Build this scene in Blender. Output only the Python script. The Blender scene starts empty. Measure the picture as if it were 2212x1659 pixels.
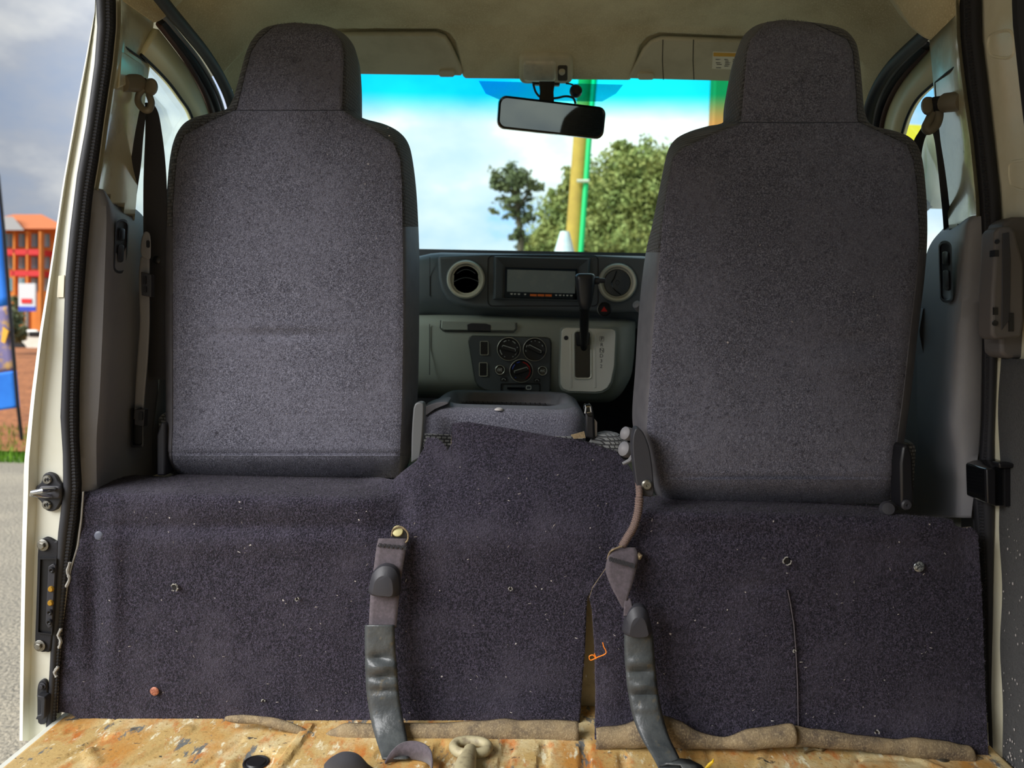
import bpy, bmesh, math, random
import numpy as np
from mathutils import Vector, Matrix
random.seed(7); rng = np.random.default_rng(7)
SC = bpy.context.scene; COL = SC.collection; PI = math.pi

# ------------------------------------------------------------------ camera
W, H, F = 2212., 1659., 1650.
CAM = Vector((0, 0, .70)); GZ = -.72; FZ = -.015   # ground and cargo floor levels
YAW, PITCH, ROLL = math.radians(1.95), math.radians(4.55), math.radians(1.2)
RM = Matrix.Rotation(YAW, 3, 'Z') @ Matrix.Rotation(PI/2-PITCH, 3, 'X') @ Matrix.Rotation(ROLL, 3, 'Z')
cd = bpy.data.cameras.new('camera'); cam = bpy.data.objects.new('camera', cd); COL.objects.link(cam)
cam.matrix_world = Matrix.Translation(CAM) @ RM.to_4x4()
cd.sensor_width = 36; cd.lens = F/W*36; cd.clip_start = .02; cd.clip_end = 2000
cd.dof.use_dof = True; cd.dof.focus_distance = 1.42; cd.dof.aperture_fstop = 4.0
SC.camera = cam
# ------------------------------------------------------------------ exposure, sky, sun
SC.view_settings.view_transform = 'Standard'; SC.view_settings.look = 'None'
SC.view_settings.gamma = 1; SC.view_settings.use_curve_mapping = False
SC.view_settings.exposure = 0.35
def lin(c):
    return tuple((x/255/12.92 if x/255 <= .04045 else ((x/255+.055)/1.055)**2.4) for x in c)
def rgba(c): return (*lin(c), 1)
def world():
    w = bpy.data.worlds.new('sky'); SC.world = w; w.use_nodes = True
    nt = w.node_tree; N = nt.nodes; L = nt.links; N.clear()
    tc = N.new('ShaderNodeTexCoord')
    mp = N.new('ShaderNodeMapping'); mp.inputs['Scale'].default_value = (1, 1, 1.9); mp.inputs['Location'].default_value = (.37, .1, .22)
    L.new(tc.outputs['Generated'], mp.inputs[0])
    n1 = N.new('ShaderNodeTexNoise'); n1.inputs['Scale'].default_value = 3.1; n1.inputs['Detail'].default_value = 7; n1.inputs['Roughness'].default_value = .52
    L.new(mp.outputs[0], n1.inputs['Vector'])
    r1 = N.new('ShaderNodeValToRGB'); e = r1.color_ramp.elements
    e[0].position = .38; e[0].color = (.16, .42, .86, 1); e[1].position = .66; e[1].color = (.97, .97, .93, 1)
    m = e.new(.45); m.color = (.40, .50, .68, 1); m = e.new(.53); m.color = (.52, .57, .66, 1); m = e.new(.59); m.color = (.74, .77, .80, 1)
    L.new(n1.outputs['Fac'], r1.inputs[0])
    vm = N.new('ShaderNodeVectorMath'); vm.operation = 'DOT_PRODUCT'; vm.inputs[1].default_value = (.12, .93, .34); L.new(tc.outputs['Generated'], vm.inputs[0])
    mr = N.new('ShaderNodeMapRange'); mr.interpolation_type = 'SMOOTHSTEP'; mr.inputs[1].default_value = .70; mr.inputs[2].default_value = 1; mr.inputs[3].default_value = .55; mr.inputs[4].default_value = 1.5
    L.new(vm.outputs['Value'], mr.inputs[0])
    bg = N.new('ShaderNodeBackground'); L.new(r1.outputs[0], bg.inputs[0]); L.new(mr.outputs[0], bg.inputs[1])
    out = N.new('ShaderNodeOutputWorld'); L.new(bg.outputs[0], out.inputs[0])
world()
sd = bpy.data.lights.new('sun', 'SUN'); sun = bpy.data.objects.new('sun', sd); COL.objects.link(sun)
sd.energy = 4.5; sd.angle = math.radians(45); sd.color = (1, .985, .97)
sun.rotation_euler = Vector((.62, .52, -.58)).to_track_quat('-Z', 'Y').to_euler(); sun.location = (-6, -7, 5)

# ------------------------------------------------------------------ pixel -> place helpers
def ray(px, py): return RM @ Vector(((px-W/2)/F, -(py-H/2)/F, -1))
def P(px, py, Y):
    d = ray(px, py); return CAM + d*(Y/d.y)
def PX(px, py, X):
    d = ray(px, py); return CAM + d*(X/d.x)
def PZ(px, py, Z):
    d = ray(px, py); return CAM + d*((Z-CAM.z)/d.z)
def PP(px, py, p0, n):
    d = ray(px, py); return CAM + d*((Vector(p0)-CAM).dot(n)/d.dot(n))
FK = .040   # the van stands with a slight lean
def PF(px, py, h=0):
    n = Vector((-FK if px < 1165 else 0, 0, 1)); return PP(px, py, (0, 0, FZ+h), n)
def proj(v):
    q = RM.transposed() @ (Vector(v)-CAM); return (W/2 + q.x/-q.z*F, H/2 - q.y/-q.z*F)

# ------------------------------------------------------------------ materials
MATS = {}
def M(name, col, rough=.6, metal=0, var=None, var2=None, bump=None, bump2=None, sheen=0, spec=.5, stretch=None, emit=0, coat=0):
    """var = (scale, colour, lo, hi): second colour mixed in by noise between lo and hi"""
    m = bpy.data.materials.new(name); m.use_nodes = True; MATS[name] = m
    nt = m.node_tree; N = nt.nodes; L = nt.links; b = N['Principled BSDF']
    b.inputs['Roughness'].default_value = rough; b.inputs['Metallic'].default_value = metal
    b.inputs['Specular IOR Level'].default_value = spec
    if sheen: b.inputs['Sheen Weight'].default_value = sheen; b.inputs['Sheen Roughness'].default_value = .6
    if coat: b.inputs['Coat Weight'].default_value = coat; b.inputs['Coat Roughness'].default_value = .08
    b.inputs['Base Color'].default_value = rgba(col)
    tc = N.new('ShaderNodeTexCoord'); vec = tc.outputs['Object']
    if stretch:
        mp = N.new('ShaderNodeMapping'); mp.inputs['Scale'].default_value = stretch; L.new(vec, mp.inputs[0]); vec = mp.outputs[0]
    cur = None
    for v in (var, var2):
        if not v: continue
        n = N.new('ShaderNodeTexNoise'); n.inputs['Scale'].default_value = v[0]; n.inputs['Detail'].default_value = 5; n.inputs['Roughness'].default_value = .62
        L.new(vec, n.inputs['Vector'])
        r = N.new('ShaderNodeMapRange'); r.inputs[1].default_value = v[2]; r.inputs[2].default_value = v[3]; L.new(n.outputs['Fac'], r.inputs[0])
        x = N.new('ShaderNodeMix'); x.data_type = 'RGBA'; L.new(r.outputs[0], x.inputs[0])
        if cur is None: x.inputs[6].default_value = rgba(col)
        else: L.new(cur, x.inputs[6])
        x.inputs[7].default_value = rgba(v[1]); cur = x.outputs[2]
    if cur is not None: L.new(cur, b.inputs['Base Color'])
    nrm = None
    for q in (bump, bump2):
        if not q: continue
        n = N.new('ShaderNodeTexNoise'); n.inputs['Scale'].default_value = q[0]; n.inputs['Detail'].default_value = 4; L.new(vec, n.inputs['Vector'])
        bp = N.new('ShaderNodeBump'); bp.inputs['Strength'].default_value = q[1]; bp.inputs['Distance'].default_value = q[2]
        L.new(n.outputs['Fac'], bp.inputs['Height'])
        if nrm is not None: L.new(nrm, bp.inputs['Normal'])
        nrm = bp.outputs[0]
    if nrm is not None: L.new(nrm, b.inputs['Normal'])
    if emit:
        b.inputs['Emission Color'].default_value = rgba(col); b.inputs['Emission Strength'].default_value = emit
    return m
felt = M('felt', (70, 70, 82), .95, var=(420, (142, 141, 156), .42, .72), var2=(7, (108, 107, 120), .45, .75), bump=(520, .8, .003), sheen=.15, spec=.15)
carpet = M('carpet', (25, 24, 34), .95, var=(300, (84, 77, 96), .44, .74), var2=(8, (70, 66, 78), .47, .78), bump=(480, .9, .003), sheen=.08, spec=.15)
backing = M('carpet_backing', (140, 122, 92), .9, var=(25, (92, 80, 66), .4, .65), var2=(260, (165, 148, 116), .5, .75), bump=(420, .6, .002))
vinyl = M('vinyl', (92, 90, 94), .55, var=(40, (82, 80, 85), .4, .7), bump=(300, .15, .001))
plastic = M('grey_plastic', (126, 125, 128), .55, bump=(900, .35, .0006), var=(6, (116, 115, 120), .4, .7))
plasticdk = M('dark_plastic', (48, 48, 54), .5, bump=(900, .3, .0006))
dashup = M('dash_upper_plastic', (96, 104, 110), .5, bump=(850, .5, .0008))
dashlo = M('dash_lower_plastic', (156, 163, 156), .5, bump=(850, .4, .0006))
panelblk = M('climate_panel_plastic', (76, 82, 88), .45, bump=(900, .2, .0005))
black = M('black_plastic', (24, 24, 28), .4)
gloss = M('gloss_black', (14, 15, 18), .12, coat=.5)
rubber = M('rubber', (42, 43, 48), .6, bump=(500, .25, .001))
rubberdk = M('rubber_black', (22, 22, 28), .7, bump=(400, .3, .001))
webbing = M('webbing', (70, 62, 68), .8, var=(180, (88, 78, 86), .4, .7), bump=(900, .5, .001), sheen=.2)
webdark = M('webbing_black', (30, 30, 38), .8, bump=(900, .5, .001), sheen=.15)
sleeve = M('vinyl_sleeve', (62, 66, 68), .38, var=(14, (84, 88, 88), .45, .7), var2=(60, (104, 96, 78), .6, .78), bump=(35, .35, .01), bump2=(420, .1, .001))
paint = M('cream_paint', (216, 212, 190), .3, var=(9, (202, 196, 168), .45, .75), bump=(30, .03, .01), coat=.2)
paintin = M('inner_paint', (196, 190, 160), .24, var=(14, (160, 152, 122), .5, .78), var2=(90, (110, 104, 90), .68, .8), bump=(12, .06, .02), coat=.5)
white = M('white_paint', (228, 228, 214), .32, var=(5, (216, 214, 192), .45, .8), coat=.2)
head = M('headliner', (206, 196, 160), .95, var=(5, (176, 162, 126), .40, .68), var2=(320, (222, 212, 178), .5, .75), bump=(300, .6, .002), sheen=.15, spec=.1)
visor = M('visor_vinyl', (200, 192, 164), .8, var=(12, (184, 176, 148), .45, .7), bump=(900, .2, .0006))
domew = M('lens_plastic', (200, 192, 168), .3, var=(40, (178, 170, 148), .45, .7))
chrome = M('chrome', (205, 205, 205), .15, 1)
steel = M('steel', (150, 148, 140), .4, 1, var=(200, (120, 112, 100), .5, .7))
silver = M('silver_trim', (238, 238, 228), .32, .25, bump=(900, .1, .0004))
ringsil = M('vent_ring', (222, 222, 206), .4, .2)
copper = M('copper', (186, 124, 98), .5, .3, var=(300, (140, 82, 64), .4, .6))
brass = M('brass', (198, 152, 58), .35, .7)
screen = M('screen', (140, 154, 158), .2, var=(18, (160, 172, 174), .5, .75), spec=.6)
orange = M('orange_print', (255, 128, 40), .5)
redp = M('red_print', (215, 30, 28), .5); bluep = M('blue_print', (40, 70, 190), .5)
whitep = M('white_print', (215, 222, 222), .5); blackp = M('black_print', (34, 38, 42), .5); yellowp = M('yellow_print', (226, 172, 60), .6)
paper = M('sticker_paper', (236, 230, 206), .6); pencil = M('dark_line', (70, 62, 50), .8)
thread = M('thread', (128, 106, 98), .9, var=(600, (96, 82, 78), .4, .6)); orangeth = M('orange_thread', (255, 140, 30), .7)
lintm = M('lint', (176, 170, 168), .9); fray = M('frayed_edge', (150, 148, 142), .9)
asphalt = M('asphalt', (172, 162, 142), .95, var=(60, (128, 122, 108), .4, .65), var2=(.8, (190, 178, 154), .45, .7), bump=(60, .8, .02))
earth = M('red_earth', (176, 112, 66), .95, var=(1.4, (140, 84, 46), .4, .7), bump=(8, .6, .1))
grass = M('grass', (112, 158, 36), .9, var=(9, (70, 120, 24), .4, .7))
leafm = M('leaf', (132, 148, 84), .7, var=(1.7, (172, 170, 100), .40, .66)); leafd = M('dark_leaf', (96, 108, 72), .7, var=(2, (124, 130, 84), .4, .7))  # leafm greens paled to put distance haze into the colour
bark = M('bark', (90, 82, 66), .9); woodpole = M('pole_wood', (196, 164, 74), .85, var=(3, (168, 136, 66), .4, .7)); greenpipe = M('green_pipe', (20, 205, 120), .5)
wallor = M('orange_render', (224, 138, 58), .85, var=(.6, (206, 120, 48), .4, .7)); redband = M('red_band', (210, 44, 44), .7); roofor = M('roof_tiles', (206, 118, 66), .8); roofgy = M('roof_grey', (150, 146, 140), .8)
winb = M('window_blue', (130, 180, 188), .2); flagblue = M('flag_cloth', (36, 132, 236), .7, var=(3, (28, 118, 224), .4, .7)); flagpur = M('flag_print', (120, 110, 150), .7, var=(9, (190, 150, 90), .5, .6)); flagyel = M('flag_yellow', (236, 178, 60), .7)
cartire = M('tyre', (30, 30, 30), .8); conem = M('pale_blue_sheet', (196, 218, 232), .6, var=(2, (232, 236, 236), .45, .6)); orangecol = M('orange_column', (196, 132, 64), .8)
cable = M('cable', (12, 16, 22), .5)

def mat_floor():
    m = M('floor_paint', (226, 200, 142), .5, bump=(22, .12, .01), bump2=(240, .35, .002)); nt = m.node_tree; N = nt.nodes; L = nt.links; b = N['Principled BSDF']
    tc = N.new('ShaderNodeTexCoord'); cur = None
    def layer(scale, col, lo, hi, st=(1, 1, 1), det=6):
        nonlocal cur
        mp = N.new('ShaderNodeMapping'); mp.inputs['Scale'].default_value = st; L.new(tc.outputs['Object'], mp.inputs[0])
        n = N.new('ShaderNodeTexNoise'); n.inputs['Scale'].default_value = scale; n.inputs['Detail'].default_value = det; n.inputs['Roughness'].default_value = .65; L.new(mp.outputs[0], n.inputs['Vector'])
        r = N.new('ShaderNodeMapRange'); r.inputs[1].default_value = lo; r.inputs[2].default_value = hi; L.new(n.outputs['Fac'], r.inputs[0])
        x = N.new('ShaderNodeMix'); x.data_type = 'RGBA'; L.new(r.outputs[0], x.inputs[0]); x.inputs[7].default_value = rgba(col)
        if cur is None: x.inputs[6].default_value = rgba((192, 162, 104))
        else: L.new(cur, x.inputs[6])
        cur = x.outputs[2]
    layer(6, (210, 194, 150), .48, .60); layer(8, (190, 134, 64), .46, .62, (1, .6, 1)); layer(26, (188, 112, 52), .54, .68, (1, .5, 1)); layer(60, (230, 222, 190), .58, .66, (1, .4, 1)); layer(26, (110, 112, 110), .60, .63, (1, .45, 1), 9); layer(55, (70, 68, 64), .655, .67, (.5, 1, 1), 8); layer(140, (150, 118, 70), .56, .70); layer(90, (104, 92, 70), .66, .72, (1, .3, 1), 8)
    L.new(cur, b.inputs['Base Color']); return m
floorm = mat_floor()
def mat_knit(name, c1, c2):
    m = M(name, c1, .85, sheen=.25, spec=.2); nt = m.node_tree; N = nt.nodes; L = nt.links; b = N['Principled BSDF']
    tc = N.new('ShaderNodeTexCoord'); s = N.new('ShaderNodeSeparateXYZ'); L.new(tc.outputs['Object'], s.inputs[0])
    a = N.new('ShaderNodeMath'); L.new(s.outputs[0], a.inputs[0]); L.new(s.outputs[1], a.inputs[1])
    c = N.new('ShaderNodeCombineXYZ'); L.new(a.outputs[0], c.inputs[0]); L.new(s.outputs[2], c.inputs[1])
    k = N.new('ShaderNodeTexBrick'); L.new(c.outputs[0], k.inputs['Vector']); k.inputs['Scale'].default_value = 1
    k.inputs['Brick Width'].default_value = .011; k.inputs['Row Height'].default_value = .0065; k.inputs['Mortar Size'].default_value = .0016; k.inputs['Mortar Smooth'].default_value = .6
    k.inputs['Color1'].default_value = rgba(c1); k.inputs['Color2'].default_value = rgba(c2); k.inputs['Mortar'].default_value = rgba((26, 26, 30)); k.inputs['Bias'].default_value = 0
    L.new(k.outputs['Color'], b.inputs['Base Color'])
    bp = N.new('ShaderNodeBump'); bp.invert = True; bp.inputs['Strength'].default_value = 1; bp.inputs['Distance'].default_value = .003; L.new(k.outputs['Fac'], bp.inputs['Height']); L.new(bp.outputs[0], b.inputs['Normal'])
    return m
knit = mat_knit('knit_fabric', (74, 74, 78), (52, 52, 58)); knitlt = mat_knit('light_knit_fabric', (124, 126, 124), (92, 94, 96))
def mat_glass(name, tint, band=None, refl=.06):
    m = bpy.data.materials.new(name); m.use_nodes = True; nt = m.node_tree; N = nt.nodes; L = nt.links; N.clear()
    t = N.new('ShaderNodeBsdfTransparent'); t.inputs[0].default_value = (*tint, 1); g = N.new('ShaderNodeBsdfGlossy'); g.inputs['Roughness'].default_value = .02
    if band:  # the glass maker's shade band along the top edge, in the pane's own height
        tc = N.new('ShaderNodeTexCoord'); s = N.new('ShaderNodeSeparateXYZ'); L.new(tc.outputs['Object'], s.inputs[0])
        r = N.new('ShaderNodeMapRange'); r.interpolation_type = 'SMOOTHSTEP'; r.inputs[1].default_value = band[0]; r.inputs[2].default_value = band[1]; L.new(s.outputs[2], r.inputs[0])
        x = N.new('ShaderNodeMix'); x.data_type = 'RGBA'; L.new(r.outputs[0], x.inputs[0]); x.inputs[6].default_value = (*tint, 1); x.inputs[7].default_value = (*band[2], 1); L.new(x.outputs[2], t.inputs[0])
    lw = N.new('ShaderNodeLayerWeight'); pw = N.new('ShaderNodeMath'); pw.operation = 'POWER'; L.new(lw.outputs['Facing'], pw.inputs[0]); pw.inputs[1].default_value = 5
    f = N.new('ShaderNodeMath'); f.operation = 'MULTIPLY_ADD'; L.new(pw.outputs[0], f.inputs[0]); f.inputs[1].default_value = .35; f.inputs[2].default_value = .02
    mx = N.new('ShaderNodeMixShader'); L.new(f.outputs[0], mx.inputs[0]); L.new(t.outputs[0], mx.inputs[1]); L.new(g.outputs[0], mx.inputs[2])
    o = N.new('ShaderNodeOutputMaterial'); L.new(mx.outputs[0], o.inputs[0]); return m

# ------------------------------------------------------------------ mesh helpers
BASE = {}
def props(o, label=None, cat=None, group=None, kind=None):
    if label: o['label'] = label
    if cat: o['category'] = cat
    if group: o['group'] = group
    if kind: o['kind'] = kind
    return o
def empty(name, loc, label, cat, group=None):
    o = bpy.data.objects.new(name, None); COL.objects.link(o); o.location = loc; o.empty_display_size = .05
    BASE[o] = Vector(loc); return props(o, label, cat, group)
def mk(name, VF, mat, parent=None, smooth=True, ang=40, label=None, cat=None, group=None, kind=None, bev=0, seg=2, solid=0, fix=True, mats=None, fm=None, origin=None):
    V, Fc = VF
    V = [Vector(v) for v in V]
    if parent is not None: b = BASE[parent]
    elif origin is not None: b = Vector(origin)
    else:
        b = Vector(((min(v.x for v in V)+max(v.x for v in V))/2, (min(v.y for v in V)+max(v.y for v in V))/2, min(v.z for v in V)))
    me = bpy.data.meshes.new(name); me.from_pydata([v-b for v in V], [], Fc)
    for m in (mats or [mat]): me.materials.append(m)
    if fm is not None: me.polygons.foreach_set('material_index', fm)
    if fix:
        bm = bmesh.new(); bm.from_mesh(me); bmesh.ops.recalc_face_normals(bm, faces=bm.faces); bm.to_mesh(me); bm.free()
    if smooth:
        me.shade_smooth(); me.set_sharp_from_angle(angle=math.radians(ang))
    o = bpy.data.objects.new(name, me); COL.objects.link(o); BASE[o] = b
    if parent is not None: o.parent = parent
    else: o.location = b
    if solid:
        s = o.modifiers.new('thickness', 'SOLIDIFY'); s.thickness = abs(solid); s.offset = 0 if solid > 0 else -1
        if mats and len(mats) > 1: s.material_offset = 1; s.material_offset_rim = 1
    if bev:
        s = o.modifiers.new('bevel', 'BEVEL'); s.width = bev; s.segments = seg; s.limit_method = 'ANGLE'; s.angle_limit = math.radians(35)
    return props(o, label, cat, group, kind)
def join(*vfs):
    V = []; Fc = []
    for v, f in vfs:
        k = len(V); V += list(v); Fc += [tuple(i+k for i in q) for q in f]
    return V, Fc
def prism(ring, vec):
    n = len(ring); vec = Vector(vec); V = [Vector(p) for p in ring] + [Vector(p)+vec for p in ring]
    return V, [tuple(range(n)), tuple(range(2*n-1, n-1, -1))] + [(i, (i+1) % n, n+(i+1) % n, n+i) for i in range(n)]
def pxp(poly, Y0, Y1):
    return prism([P(x, y, Y0) for x, y in poly], (0, Y1-Y0, 0))
def loft(rings, cap0=True, cap1=True, closed=True):
    n = len(rings[0]); V = [Vector(p) for r in rings for p in r]; Fc = []
    for k in range(len(rings)-1):
        for i in range(n if closed else n-1):
            j = (i+1) % n; Fc.append((k*n+i, k*n+j, (k+1)*n+j, (k+1)*n+i))
    if cap0: Fc.append(tuple(range(n-1, -1, -1)))
    if cap1: Fc.append(tuple(range((len(rings)-1)*n, len(rings)*n)))
    return V, Fc
def box(c, s, rz=0):
    cx, cy, cz = c; a, b, d = s[0]/2, s[1]/2, s[2]/2
    co, si = math.cos(rz), math.sin(rz)
    r = [Vector((cx+x*co-y*si, cy+x*si+y*co, cz-d)) for x, y in ((-a, -b), (a, -b), (a, b), (-a, b))]
    return prism(r, (0, 0, 2*d))
def rrect(x0, y0, x1, y1, r, n=4):
    out = []
    for cx, cy, a in ((x1-r, y0+r, -90), (x1-r, y1-r, 0), (x0+r, y1-r, 90), (x0+r, y0+r, 180)):
        for k in range(n+1):
            t = math.radians(a+90*k/n); out.append((cx+r*math.cos(t), cy+r*math.sin(t)))
    return out
def circ(cx, cy, r, n=24, ry=None): return [(cx+r*math.cos(2*PI*k/n), cy+(ry or r)*math.sin(2*PI*k/n)) for k in range(n)]
def cat(pts, n=6, closed=False):
    p = [np.array(q, float) for q in pts]; out = []; m = len(p)
    for i in range(m if closed else m-1):
        a, b, c, d = (p[(i-1) % m], p[i], p[(i+1) % m], p[(i+2) % m]) if closed else (p[max(i-1, 0)], p[i], p[i+1], p[min(i+2, m-1)])
        for k in range(n):
            t = k/n; out.append(.5*(2*b+(c-a)*t+(2*a-5*b+4*c-d)*t*t+(3*b-3*c+d-a)*t**3))
    if not closed: out.append(p[-1])
    return out
def tube(pts, r, n=10, closed=False, cap=True, sq=(1, 1)):
    pts = [Vector(p) for p in pts]; m = len(pts); rs = r if hasattr(r, '__len__') else [r]*m
    rings = []; prev = None
    for i in range(m):
        t = (pts[(i+1) % m]-pts[i-1]) if closed else (pts[min(i+1, m-1)]-pts[max(i-1, 0)])
        t.normalize()
        if prev is None:
            u = Vector((0, 0, 1)) if abs(t.z) < .9 else Vector((0, -1, 0))
            u = (u - t*u.dot(t)).normalized()
        else: u = (prev - t*prev.dot(t)).normalized()
        prev = u; w = t.cross(u)
        rings.append([pts[i]+(u*math.cos(2*PI*k/n)*sq[0]+w*math.sin(2*PI*k/n)*sq[1])*rs[i] for k in range(n)])
    if closed:
        V, Fc = loft(rings, False, False); q = (m-1)*n
        return V, Fc+[(q+i, q+(i+1) % n, (i+1) % n, i) for i in range(n)]
    return loft(rings, cap, cap)
def lathe(prof, c, axis, n=24):
    """prof = [(radius, height along axis)]"""
    a = Vector(axis).normalized(); u = a.orthogonal().normalized(); w = a.cross(u); c = Vector(c)
    return loft([[c+a*h+(u*math.cos(2*PI*k/n)+w*math.sin(2*PI*k/n))*max(r, 1e-5) for k in range(n)] for r, h in prof])
def grid(nu, nv, f):
    V = [f(i/(nu-1), j/(nv-1)) for j in range(nv) for i in range(nu)]
    return V, [(j*nu+i, j*nu+i+1, (j+1)*nu+i+1, (j+1)*nu+i) for j in range(nv-1) for i in range(nu-1)]
def strip(rows):
    return loft(rows, False, False, False)
def sst(a, b, x):
    t = min(1, max(0, (x-a)/(b-a))); return t*t*(3-2*t)
def ix(pts, y):
    """x on a polyline [(x, y)] at height y"""
    return float(np.interp(y, [p[1] for p in pts], [p[0] for p in pts]))
def iy(pts, x): return float(np.interp(x, [p[0] for p in pts], [p[1] for p in pts]))
def text(name, s, c, size, mat, parent, rot=0, depth=.0004, label=None):
    cu = bpy.data.curves.new(name, 'FONT'); cu.body = s; cu.size = size; cu.align_x = 'CENTER'; cu.align_y = 'CENTER'; cu.extrude = depth; cu.resolution_u = 2
    t = bpy.data.objects.new(name+'_src', cu); COL.objects.link(t)
    me = bpy.data.meshes.new_from_object(t.evaluated_get(bpy.context.evaluated_depsgraph_get()))
    bpy.data.objects.remove(t); me.name = name; me.transform(Matrix.Rotation(rot, 4, 'Y') @ Matrix.Rotation(PI/2, 4, 'X')); me.transform(Matrix.Translation(Vector(c)-BASE[parent]))
    me.materials.clear(); me.materials.append(mat)
    o = bpy.data.objects.new(name, me); COL.objects.link(o); o.parent = parent; BASE[o] = BASE[parent]
    return props(o, label)
def screwhead(c, axis, r, mat, parent, name='screw', cross=True):
    a = Vector(axis).normalized()
    s = mk(name, lathe([(r, 0), (r, .35*r), (.75*r, .6*r), (.28*r, .6*r), (.2*r, .35*r), (0, .35*r)], c, a, 16), mat, parent)
    return s
def boltbits(c, r, parent, mat=steel):
    mk('bolt', join(lathe([(r, 0), (r, -.25*r), (.9*r, -.3*r)], c, (0, 1, 0), 20), lathe([(.62*r, -.2*r), (.62*r, -.75*r), (.5*r, -.85*r), (0, -.85*r)], c, (0, 1, 0), 6)), mat, parent, ang=30)

# =================================================================== SETTING
def S(name, VF, mat, **k): return mk(name, VF, mat, kind='structure', **k)
S('ground', grid(2, 2, lambda a, b: Vector((-60+120*a, -30+140*b, GZ))), asphalt, label='grey gravelly asphalt road beside the van', smooth=False, origin=(0, 0, GZ))

# ---- cargo floor: pressed beads, channels and a dished drain
def pz(x, y): return PF(x, y)
RIDGES = [  # (x0,y0,x1,y1, half width, height)
    (236, 1662, 400, 1578, .016, .006), (598, 1664, 668, 1570, .009, .010), (60, 1690, 230, 1590, .010, -.006),
    (150, 1580, 245, 1556, .006, -.005), (430, 1662, 520, 1600, .006, -.005),
    (930, 1664, 955, 1608, .010, -.010), (1085, 1664, 1100, 1605, .010, -.010), (1170, 1664, 1178, 1608, .009, -.010), (1265, 1664, 1264, 1612, .009, -.010),
    (815, 1632, 850, 1590, .005, -.006), (1350, 1664, 1345, 1632, .008, -.009), (1540, 1664, 1530, 1618, .006, -.006), (1640, 1664, 1650, 1612, .007, .005),
    (1840, 1664, 1856, 1638, .005, -.005), (1856, 1638, 1985, 1641, .005, -.005), (1985, 1641, 2040, 1664, .006, .006),
    (110, 1660, 190, 1625, .012, .006), (190, 1625, 205, 1650, .01, .006), (230, 1590, 280, 1580, .008, .007)]
RS = [(pz(a, b), pz(c, d), w, h) for a, b, c, d, w, h in RIDGES]
DRAIN = pz(553, 1642)
def floor_z(x, y):
    z = 0.
    for a, b, w, h in RS:
        dx, dy = b.x-a.x, b.y-a.y; t = max(0, min(1, ((x-a.x)*dx+(y-a.y)*dy)/(dx*dx+dy*dy)))
        d = math.hypot(x-a.x-t*dx, y-a.y-t*dy)
        if d < 1.6*w: z += .55*h*(1-sst(.7*w, 1.25*w, d))
    d = math.hypot(x-DRAIN.x, y-DRAIN.y); z -= .006*(1-sst(.024, .042, d))
    return z
def fl(a, b):
    x = -.868+1.668*a; y = .25+1.15*b**.55
    return Vector((x, y, FZ+FK*min(0, x)+floor_z(x, y)))
FL = S('floor', grid(420, 110, fl), floorm, label='worn cream painted cargo floor with rust and pressed ribs', origin=(0, 0, 0), solid=-.02, fix=False)
# sill under the floor edge
S('trim_1', box((-.872, .82, -.14), (.02, 1.10, .18)), white, bev=.006, label='white outer sill under the left edge of the cargo floor')
# drain plug
dp = empty('drain_plug', DRAIN + Vector((0, 0, -.0065)), 'round black rubber drain plug set in the cream floor', 'plug')
mk('plug_cap', lathe([(.0215, 0), (.0215, .003), (.019, .004), (.0165, .0025), (.0145, .0045), (0, .0045)], BASE[dp], (0, 0, 1), 28), black, dp)

# ---- engine cover / seat box behind the carpet, cab floor and firewall
def seatbox():
    V, Fc = box((-.10, 1.64, .174), (1.36, .50, .408)); return V, Fc
S('wall_front', seatbox(), M('box_metal', (206, 200, 178), .5, var=(14, (150, 142, 122), .5, .7)), bev=.008, label='painted metal seat box behind the black carpet')
S('wall_firewall', box((0, 2.36, .42), (1.6, .03, 1.0)), plasticdk, label='dark firewall under the dashboard')
S('floor_cab', box((0, 2.12, .10), (1.6, .46, .03)), plasticdk, label='dark cab footwell floor')

# ---- ceiling
def z_ceil(x, Y):
    zc = float(np.interp(Y, [-.6, 1.4, 1.70, 1.80, 1.86, 2.0, 2.03], [1.43, 1.425, 1.413, 1.408, 1.400, 1.343, 1.330]))
    dr = float(np.interp(Y, [1.3, 1.45, 1.61, 1.82, 2.03], [.12, .13, .15, .20, .27]))
    return zc - dr*min(1.2, abs(x)/.74)**(5+4*sst(1.7, 2.0, Y))
VP0 = Vector((0, 1.86, 1.400)); VN = Vector((0, .407, 1)).normalized()
VISL = [(480, 66), (945, 66), (968, 74), (984, 96), (1007, 150), (1007, 163), (480, 158)]
VISR = [(1347, 171), (1352, 160), (1383, 104), (1400, 84), (1424, 75), (1600, 82), (1860, 90), (1860, 184)]
def inside(p, poly):
    x, y = p; c = False; n = len(poly)
    for i in range(n):
        x0, y0 = poly[i]; x1, y1 = poly[i-1]
        if (y0 > y) != (y1 > y) and x < (x1-x0)*(y-y0)/(y1-y0)+x0: c = not c
    return c
def dpoly(p, poly):
    x, y = p; best = 1e9; n = len(poly)
    for i in range(n):
        x0, y0 = poly[i]; x1, y1 = poly[(i+1) % n]; dx, dy = x1-x0, y1-y0
        t = max(0, min(1, ((x-x0)*dx+(y-y0)*dy)/(dx*dx+dy*dy+1e-9))); best = min(best, math.hypot(x-x0-t*dx, y-y0-t*dy))
    return best
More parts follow.
